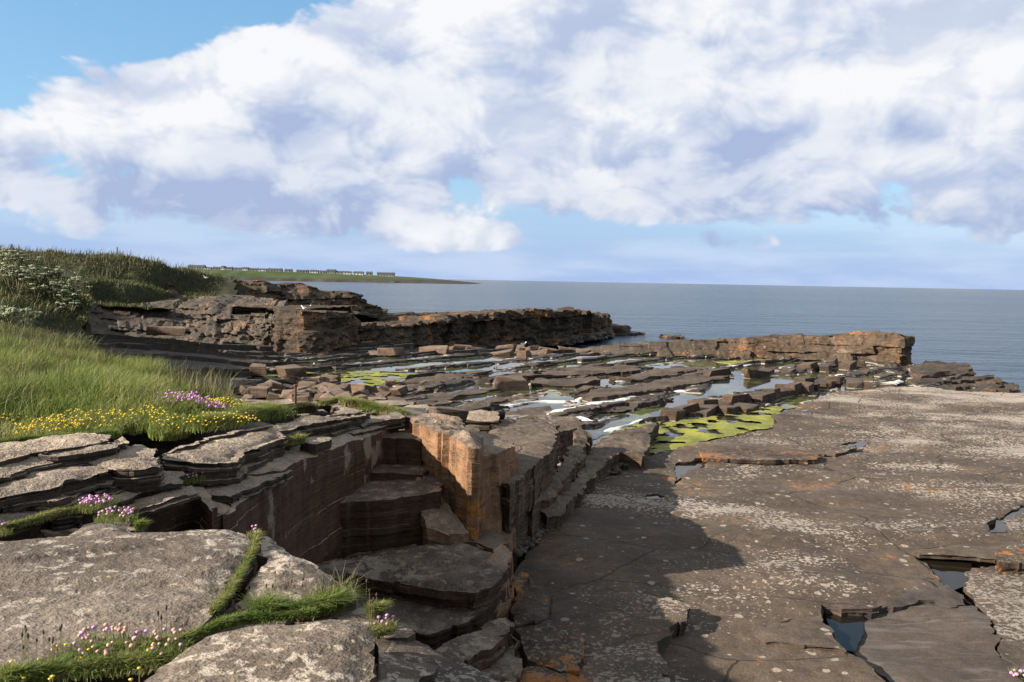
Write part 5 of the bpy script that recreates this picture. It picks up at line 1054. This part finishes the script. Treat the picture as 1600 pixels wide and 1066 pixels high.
# -- turf strips in the cracks of the foreground
def turf(label, line, w, n, h, mat='grass_short', seed=1, wid=.005, lean=.85, lift=.0):
    P3 = np.array([U(*p) for p in line]); d = np.concatenate([[0], np.cumsum(np.linalg.norm(np.diff(P3, axis=0), axis=1))])
    rs = np.random.RandomState(seed); t = rs.rand(n) * d[-1]; C = np.stack([np.interp(t, d, P3[:, k]) for k in range(3)], 1)
    ww = w * .75 * (.2 + 1.4 * fbm(t * 3.5, t * 0 + seed, 21, 3)); r = rs.normal(0, .38, n).clip(-1, 1)
    ang = rs.rand(n) * 6.28; C[:, 0] += np.cos(ang) * ww * r; C[:, 1] += np.sin(ang) * ww * r
    C[:, 2] += lift + .015 * (1 - np.abs(r))
    o = blades('turf', C, h * (.6 + .8 * fbm(t * 5, t * 0, 22 + seed, 2)) * (1.1 - .5 * np.abs(r)), wid, lean, M[mat], seed + 40)
    tag(o, label, 'turf', kind='stuff'); return o
turf('green turf strip along the crack through the pale slab', [(402, 840, 1.80), (395, 866, 1.82), (372, 905, 1.82), (352, 940, 1.82), (330, 962, 1.80)], .06, 5000, .04, seed=2)
turf('wide turf strip between the broad and the rounded slab', [(490, 966, 1.80), (430, 970, 1.80), (380, 972, 1.80), (325, 990, 1.79), (275, 1008, 1.79), (210, 1020, 1.78), (150, 1030, 1.77), (90, 1052, 1.76), (20, 1075, 1.75)], .10, 15000, .042, seed=3)
turf('long grass tuft arching at the edge of the rounded slab', [(395, 968, 1.82), (450, 964, 1.82), (500, 960, 1.83), (535, 952, 1.85)], .08, 3800, .10, seed=4, lean=1.0)
turf('dry brown grass stalks leaning over the fissure', [(480, 955, 1.85), (520, 948, 1.86), (548, 940, 1.86)], .06, 260, .20, mat='stem', seed=5, wid=.003, lean=.6)
turf('lush turf below the thrift in the corner', [(10, 1072, 1.74), (90, 1056, 1.75), (170, 1048, 1.76), (250, 1040, 1.76)], .12, 8000, .055, seed=6)
turf('brownish turf in the crack below the flagstones', [(-20, 836, 1.78), (40, 822, 1.78), (90, 806, 1.80), (130, 800, 1.80), (160, 798, 1.80)], .09, 6000, .04, seed=7)
turf('small round green tuft on the broad slab', [(214, 829, 1.76), (224, 828, 1.76)], .05, 900, .055, seed=8)
turf('green tuft at the cliff edge stone', [(578, 965, 1.84), (598, 962, 1.84)], .06, 1300, .06, seed=9)
turf('green tuft below the cliff edge stone', [(582, 996, 1.88), (604, 990, 1.88)], .06, 1300, .045, seed=10)
turf('turf saddle behind the head of the fissure', [(540, 634, 2.25), (575, 640, 2.3), (605, 648, 2.3), (624, 652, 2.3)], .30, 12000, .12, seed=11, wid=.010)
turf('dark green tuft in the hollow behind the wall', [(438, 698, 2.02), (455, 694, 2.02), (470, 692, 2.04)], .12, 2600, .10, seed=12, wid=.007)
turf('sunlit grass hummock with yellow flowers on the long slab', [(315, 672, 1.80), (350, 664, 1.80), (390, 656, 1.84), (420, 650, 1.9)], .42, 22000, .17, mat='grass', seed=13, wid=.009, lift=.0)
turf('olive turf clump round the rusty post', [(446, 648, 2.15), (465, 645, 2.15), (485, 645, 2.2)], .28, 9000, .14, mat='hill_grass', seed=14, wid=.010)
turf('thin turf along the foot of the grass bank', [(-40, 704, 1.70), (40, 694, 1.68), (110, 688, 1.66), (180, 684, 1.68)], .18, 6000, .08, seed=15, wid=.006)
turf('grass between boulder heap and ledges', [(500, 634, 3.0), (530, 630, 3.0), (560, 632, 2.8)], .3, 3500, .14, seed=16, wid=.012)

# -- flowers
def heads_mesh(P, r, mat, name, parent, seed=1, flat=1.0):
    bm = bmesh.new(); bmesh.ops.create_icosphere(bm, subdivisions=1, radius=1); bv = np.array([v.co[:] for v in bm.verts]); bf = np.array([[v.index for v in f.verts] for f in bm.faces]); bm.free()
    rs = np.random.RandomState(seed); V = []; F_ = []; T = []
    for k, p in enumerate(P):
        rr = r * rs.uniform(.75, 1.2); V.append(bv * np.array([rr, rr, rr * flat]) * rs.uniform(.8, 1.15, (len(bv), 1)) + p); F_.append(bf + k * len(bv)); T.append(np.full(len(bv), rs.rand()))
    o = mesh_obj(name, np.vstack(V), np.vstack(F_), mat, parent, None, attr=np.concatenate(T)); o['kind'] = 'stuff'; return o
def flower_clump(name, label, cat, centre, rx, ry, n, h, r, mat, seed, group=None, leaf_n=500, leaf_h=.06, leaf_mat='grass_short', stems=True, flat=.8, mat2=None, zf=None, leaf_w=.004):
    rs = np.random.RandomState(seed); e = empty(name, centre); tag(e, label, cat, group)
    c_ = np.array(centre); a = rs.rand(n) * 6.28; q = np.sqrt(rs.rand(n)); x = np.cos(a) * q * rx; y = np.sin(a) * q * ry
    zb = (zf(c_[0] + x, c_[1] + y) - c_[2]) if zf else 0
    Pt = np.column_stack([c_[0] + x, c_[1] + y, c_[2] + zb + h * (.7 + .5 * rs.rand(n)) * (1 - .3 * q)])
    Rt = Pt.copy(); Rt[:, 2] = c_[2] + zb; Rt[:, :2] = c_[:2] + (Rt[:, :2] - c_[:2]) * .85
    if mat2: heads_mesh(Pt[::4], r, M[mat2], 'flower_heads', e, seed + 1, flat); Pm = np.delete(Pt, np.arange(0, n, 4), 0)
    else: Pm = Pt
    heads_mesh(Pm, r, M[mat], 'flower_heads', e, seed, flat)
    if stems:
        w = .0016 + r * .06; V = []; F_ = []
        for k in range(n):
            b = len(V); V += [Rt[k] - (w, 0, 0), Rt[k] + (w, 0, 0), Pt[k] + (w, 0, 0), Pt[k] - (w, 0, 0)]; F_.append((b, b + 1, b + 2, b + 3))
        mesh_obj('stems', np.array(V), F_, M['stem'], e, None, attr=np.full(len(V), .3))
    if leaf_n:
        a = rs.rand(leaf_n) * 6.28; q = np.sqrt(rs.rand(leaf_n)); x = c_[0] + np.cos(a) * q * rx * 1.1; y = c_[1] + np.sin(a) * q * ry * 1.1
        blades('leaves', np.column_stack([x, y, (zf(x, y) if zf else np.full(leaf_n, c_[2]))]), np.full(leaf_n, leaf_h), leaf_w, .5, M[leaf_mat], seed + 2, parent=e)
    return e
fc = flower_clump
fc('thrift_clump', 'fading peach and pink thrift clump in the turf strip', 'flowers', U(185, 1030, 1.77), .30, .16, 62, .13, .0115, 'peach', 31, leaf_n=2600, leaf_h=.06, mat2='pink')
fc('thrift_clump', 'bright pink thrift clump at the corner of the broad slab', 'flowers', U(152, 796, 1.79), .13, .12, 46, .10, .013, 'pink', 32, leaf_n=900, leaf_h=.08)
fc('thrift_clump', 'half-faded pink thrift trailing beside the bright pink clump', 'flowers', U(182, 812, 1.79), .14, .12, 30, .08, .012, 'pink', 33, leaf_n=500, leaf_h=.05, mat2='peach')
fc('thrift_clump', 'small pink thrift in the step of the flagstones', 'flowers', U(292, 752, 1.93), .16, .14, 34, .10, .013, 'pink', 34, leaf_n=700, leaf_h=.07, mat2='peach')
fc('thrift_clump', 'two pink thrift heads at the top of the crack', 'flowers', U(398, 838, 1.80), .05, .05, 5, .07, .011, 'pink', 35, leaf_n=120, leaf_h=.04)
fc('thrift_clump', 'pale pink thrift beside the stone at the cliff edge', 'flowers', U(600, 985, 1.87), .07, .06, 7, .09, .010, 'pink', 36, leaf_n=250, leaf_h=.05)
fc('thrift_clump', 'lone thrift tuft on the lower grey platform slab', 'flowers', U(1594, 1062, 4.47), .12, .10, 10, .12, .022, 'pink', 37, leaf_n=300, leaf_h=.10, leaf_w=.008)
fc('thrift_clump', 'pink thrift at the left end of the turf crack', 'flowers', U(-2, 836, 1.77), .08, .06, 8, .10, .012, 'pink', 38, leaf_n=200, leaf_h=.05)
for k, (px, py, rx, n, lab) in enumerate([(10, 664, .30, 45, 'yellow flower patch farthest along the bank from the thrift'), (78, 672, .45, 110, 'broad yellow flower patch at the foot of the grass bank'), (108, 660, .35, 60, 'yellow flowers a little up the bank from the broad patch'), (160, 664, .35, 50, 'sparse yellow flowers between the broad patch and the thrift'), (226, 658, .35, 45, 'sparse yellow flowers below the pink thrift patches'), (268, 664, .25, 25, 'few yellow flowers beside the dark gap in the bank'), (318, 622, .40, 80, 'yellow flowers behind the purple-pink thrift patch'), (350, 630, .40, 110, 'dense yellow flower patch at the tip of the grass bank')]):
    p = U(px, py + 12, 1.85) if px < 300 else W(px, py + 14, 12.2); p[2] = float(bank_z(np.array([p[0]]), np.array([p[1]]))[0])
    fc('yellow_flowers', lab, 'flowers', p, rx * .8, .32, int(n * 1.3), .22, .0135, 'yellow', 50 + k, 'yellow flower patches on the grass bank', leaf_n=1500, leaf_h=.16, leaf_mat='grass', stems=False, flat=.6, zf=bank_z, leaf_w=.010)
p = U(345, 672, 1.80); fc('yellow_flowers', 'yellow flowers in the sunlit hummock on the long slab', 'flowers', p, .45, .3, 70, .20, .014, 'yellow', 61, leaf_n=0, stems=False, flat=.6)
for k, (px, py, n, lab) in enumerate([(300, 642, 150, 'broad purple-pink thrift patch in the grass bank'), (282, 660, 70, 'smaller pink thrift patch among yellow flowers in the bank')]):
    p = W(px, py + 8, 11.0); p[2] = float(bank_z(np.array([p[0]]), np.array([p[1]]))[0]); fc('thrift_clump', lab, 'flowers', p, .55, .4, n, .26, .019, 'pink', 70 + k, leaf_n=800, leaf_h=.18, stems=False, zf=bank_z, leaf_w=.01)
for k, (px, py) in enumerate([(25, 1050), (62, 1045), (100, 1018), (135, 1030), (235, 1022), (45, 1066), (75, 1072), (215, 1062), (9, 1056)]):
    fc('buttercup', 'small yellow flower in the corner turf of the foreground', 'flowers', U(px, py + 14, 1.76), .03, .03, 2, .09, .010, 'yellow', 80 + k, 'small yellow flowers in the foreground turf', leaf_n=0, flat=.5)
# plantain stalks
for k, (px, py, H) in enumerate([(30, 1040, 1.74), (70, 1046, 1.74), (45, 1060, 1.74), (260, 1000, 1.78), (98, 1036, 1.75), (430, 955, 1.84), (560, 950, 1.86), (590, 970, 1.86), (466, 955, 1.84), (575, 985, 1.87)]):
    fc('plantain', 'brown-headed plantain stalk rising from the foreground turf', 'plant', U(px, py, H), .05, .05, 3, .20, .006, 'brownhead', 95 + k, 'plantain stalks in the foreground turf', leaf_n=0, flat=2.2)
# cow parsley on the spur
rs_ = np.random.RandomState(77)
def umbel_plant(x, y, z, h, label, group, seed, hr=.09):
    rs = np.random.RandomState(seed); e = empty('cow_parsley', (x, y, z)); tag(e, label, 'plant', group); P_ = []; V = []; F_ = []
    for q in range(rs.randint(4, 8)):
        hx_, hy_, hz_ = x + rs.normal(0, .22), y + rs.normal(0, .22), z + h * rs.uniform(.7, 1.1); b = len(V); w = .012
        V += [(x - w, y, z), (x + w, y, z), (hx_ + w, hy_, hz_), (hx_ - w, hy_, hz_)]; F_.append((b, b + 1, b + 2, b + 3))
        for t in range(16): a = rs.rand() * 6.28; r_ = hr * math.sqrt(rs.rand()); P_.append((hx_ + math.cos(a) * r_, hy_ + math.sin(a) * r_, hz_ + .03 * rs.rand() - r_ * .2))
    mesh_obj('stems', np.array(V), F_, M['stem'], e, None, attr=np.full(len(V), .1)); heads_mesh(np.array(P_), .034, M['umbel'], 'umbels', e, seed, .6)
n = 0
while n < 48:
    t = rs_.rand(); px = 2 + 112 * t + rs_.normal(0, 6); py = 412 + 62 * t ** 1.15 + rs_.normal(0, 5); p = W(px, py + 14, 29.6 + rs_.uniform(-1.2, .4))
    z = float(hill_z(np.array([p[0]]), np.array([p[1]]))[0]); n += 1
    umbel_plant(p[0], p[1], z - .05, rs_.uniform(.5, .85), 'cream-flowered cow parsley along the crest of the dark spur', 'cow parsley on the spur crest', 300 + n)
for k, (px, py) in enumerate([(6, 500), (16, 508), (22, 522), (2, 515)]):
    p = W(px, py, 17.6); z = float(bank_z(np.array([p[0]]), np.array([p[1]]))[0]); umbel_plant(p[0], p[1], z, .75, 'white cow parsley standing at the back edge of the grass bank', 'cow parsley on the bank edge', 400 + k, .12)

# ================================================================== SMALL THINGS
def tube(p0, p1, r0_, r1_, n=8):
    p0 = np.array(p0, float); p1 = np.array(p1, float); d = p1 - p0; d /= np.linalg.norm(d); a = np.cross(d, (0, 1, .1)); a /= np.linalg.norm(a); b = np.cross(d, a); V = []
    for p, r in ((p0, r0_), (p1, r1_)):
        for k in range(n): t = 6.28318 * k / n; V.append(p + r * (a * math.cos(t) + b * math.sin(t)))
    F_ = [(k, (k + 1) % n, n + (k + 1) % n, n + k) for k in range(n)] + [tuple(range(n))[::-1], tuple(range(n, 2 * n))]
    return V, F_
p = U(461, 645, 2.15); e = empty('iron_post', p); tag(e, 'short rusty iron post standing in the olive turf clump', 'post')
V, F_ = tube(p - (0, 0, .1), p + (.01, 0, .42), .024, .020); mesh_obj('shaft', np.array(V), F_, M['rust'], e)
V, F_ = tube(p + (.01, 0, .42), p + (.01, 0, .45), .036, .034); mesh_obj('cap', np.array(V), F_, M['rust'], e)
for k, (px, lab, h) in enumerate([(183, 'lone thin fence post on the hill skyline', .85), (18, 'short fence post end on the hill skyline', .5)]):
    p = W(px, 400, 59.5); p[2] = float(hill_z(np.array([p[0]]), np.array([p[1]]))[0]) - .1
    e = empty('fence_post', p); tag(e, lab, 'post')
    V, F_ = tube(p, p + (0.01, 0, h), .045, .04); mesh_obj('shaft', np.array(V), F_, M['post'], e)
    V, F_ = tube(p + (0.01, 0, h), p + (0.01, 0, h + .03), .05, .03); mesh_obj('cap', np.array(V), F_, M['post'], e)
def lathe(prof, axis, n=10):
    V = []; F_ = []
    for (t, r, dz) in prof:
        for k in range(n): a = 6.28318 * k / n; V.append((t, r * math.cos(a), dz + r * math.sin(a)))
    mth = len(prof)
    for i in range(mth - 1):
        for k in range(n): F_.append((i * n + k, i * n + (k + 1) % n, (i + 1) * n + (k + 1) % n, (i + 1) * n + k))
    return np.array(V), F_ + [tuple(range(n))[::-1], tuple(range((mth - 1) * n, mth * n))]
def gull(p, rz, label):
    e = empty('gull', p); tag(e, label, 'bird'); s = .78
    c_, s_ = math.cos(rz), math.sin(rz); Rm = np.array([[c_, -s_, 0], [s_, c_, 0], [0, 0, 1]])
    def add(name, V, F_, mat): mesh_obj(name, (np.array(V) * s) @ Rm.T + np.array(p), F_, mat, e, 60)
    V, F_ = lathe([(-.27, .01, .20), (-.2, .035, .20), (-.1, .075, .18), (0, .095, .17), (.1, .085, .19), (.16, .055, .24), (.19, .045, .29), (.22, .05, .33), (.26, .045, .345), (.285, .02, .34), (.29, .005, .338)], 'x'); add('body', V, F_, M['gull_white'])
    for sg in (-1, 1):
        add('wing', [(.1, sg * .085, .22), (0, sg * .105, .20), (-.12, sg * .085, .19), (-.3, sg * .02, .215), (-.1, sg * .04, .262), (.06, sg * .03, .285)], [(0, 1, 4, 5), (1, 2, 3, 4)], M['gull_grey'])
        V, F_ = tube((0, sg * .03, .1), (.01, sg * .03, 0), .007, .007, 5); add('leg', V, F_, M['beak'])
    V, F_ = tube((.285, 0, .34), (.345, 0, .328), .013, .004, 6); add('beak', V, F_, M['beak'])
def surf(px, py, d0, d1):     # first hit on the built rock along a line of sight
    bpy.context.view_layer.update(); dg = bpy.context.evaluated_depsgraph_get()
    d = Vector(ray(px, py)).normalized(); hit, loc, *_ = scene.ray_cast(dg, Vector((0, 0, CZ)) + d * d0, d, distance=d1 - d0)
    return np.array(loc) if hit else None
for (px, py, rz, lab) in ((475, 485, 2.6, 'gull resting low at the left corner of the buttress top'), (487, 484, 2.2, 'gull standing between the two others on the buttress top'), (513, 485, 2.8, 'gull standing alone towards the right of the buttress top'), (818, 541, .4, 'white gull on the dark shore below the sea cliff'), (322, 437, 3.0, 'white gull sitting in the grass of the hill shoulder'), (1178, 673, .5, None)):
    if lab is None: continue
    p = surf(px, py, 30, 140)
    if p is not None: gull(p, rz, lab)
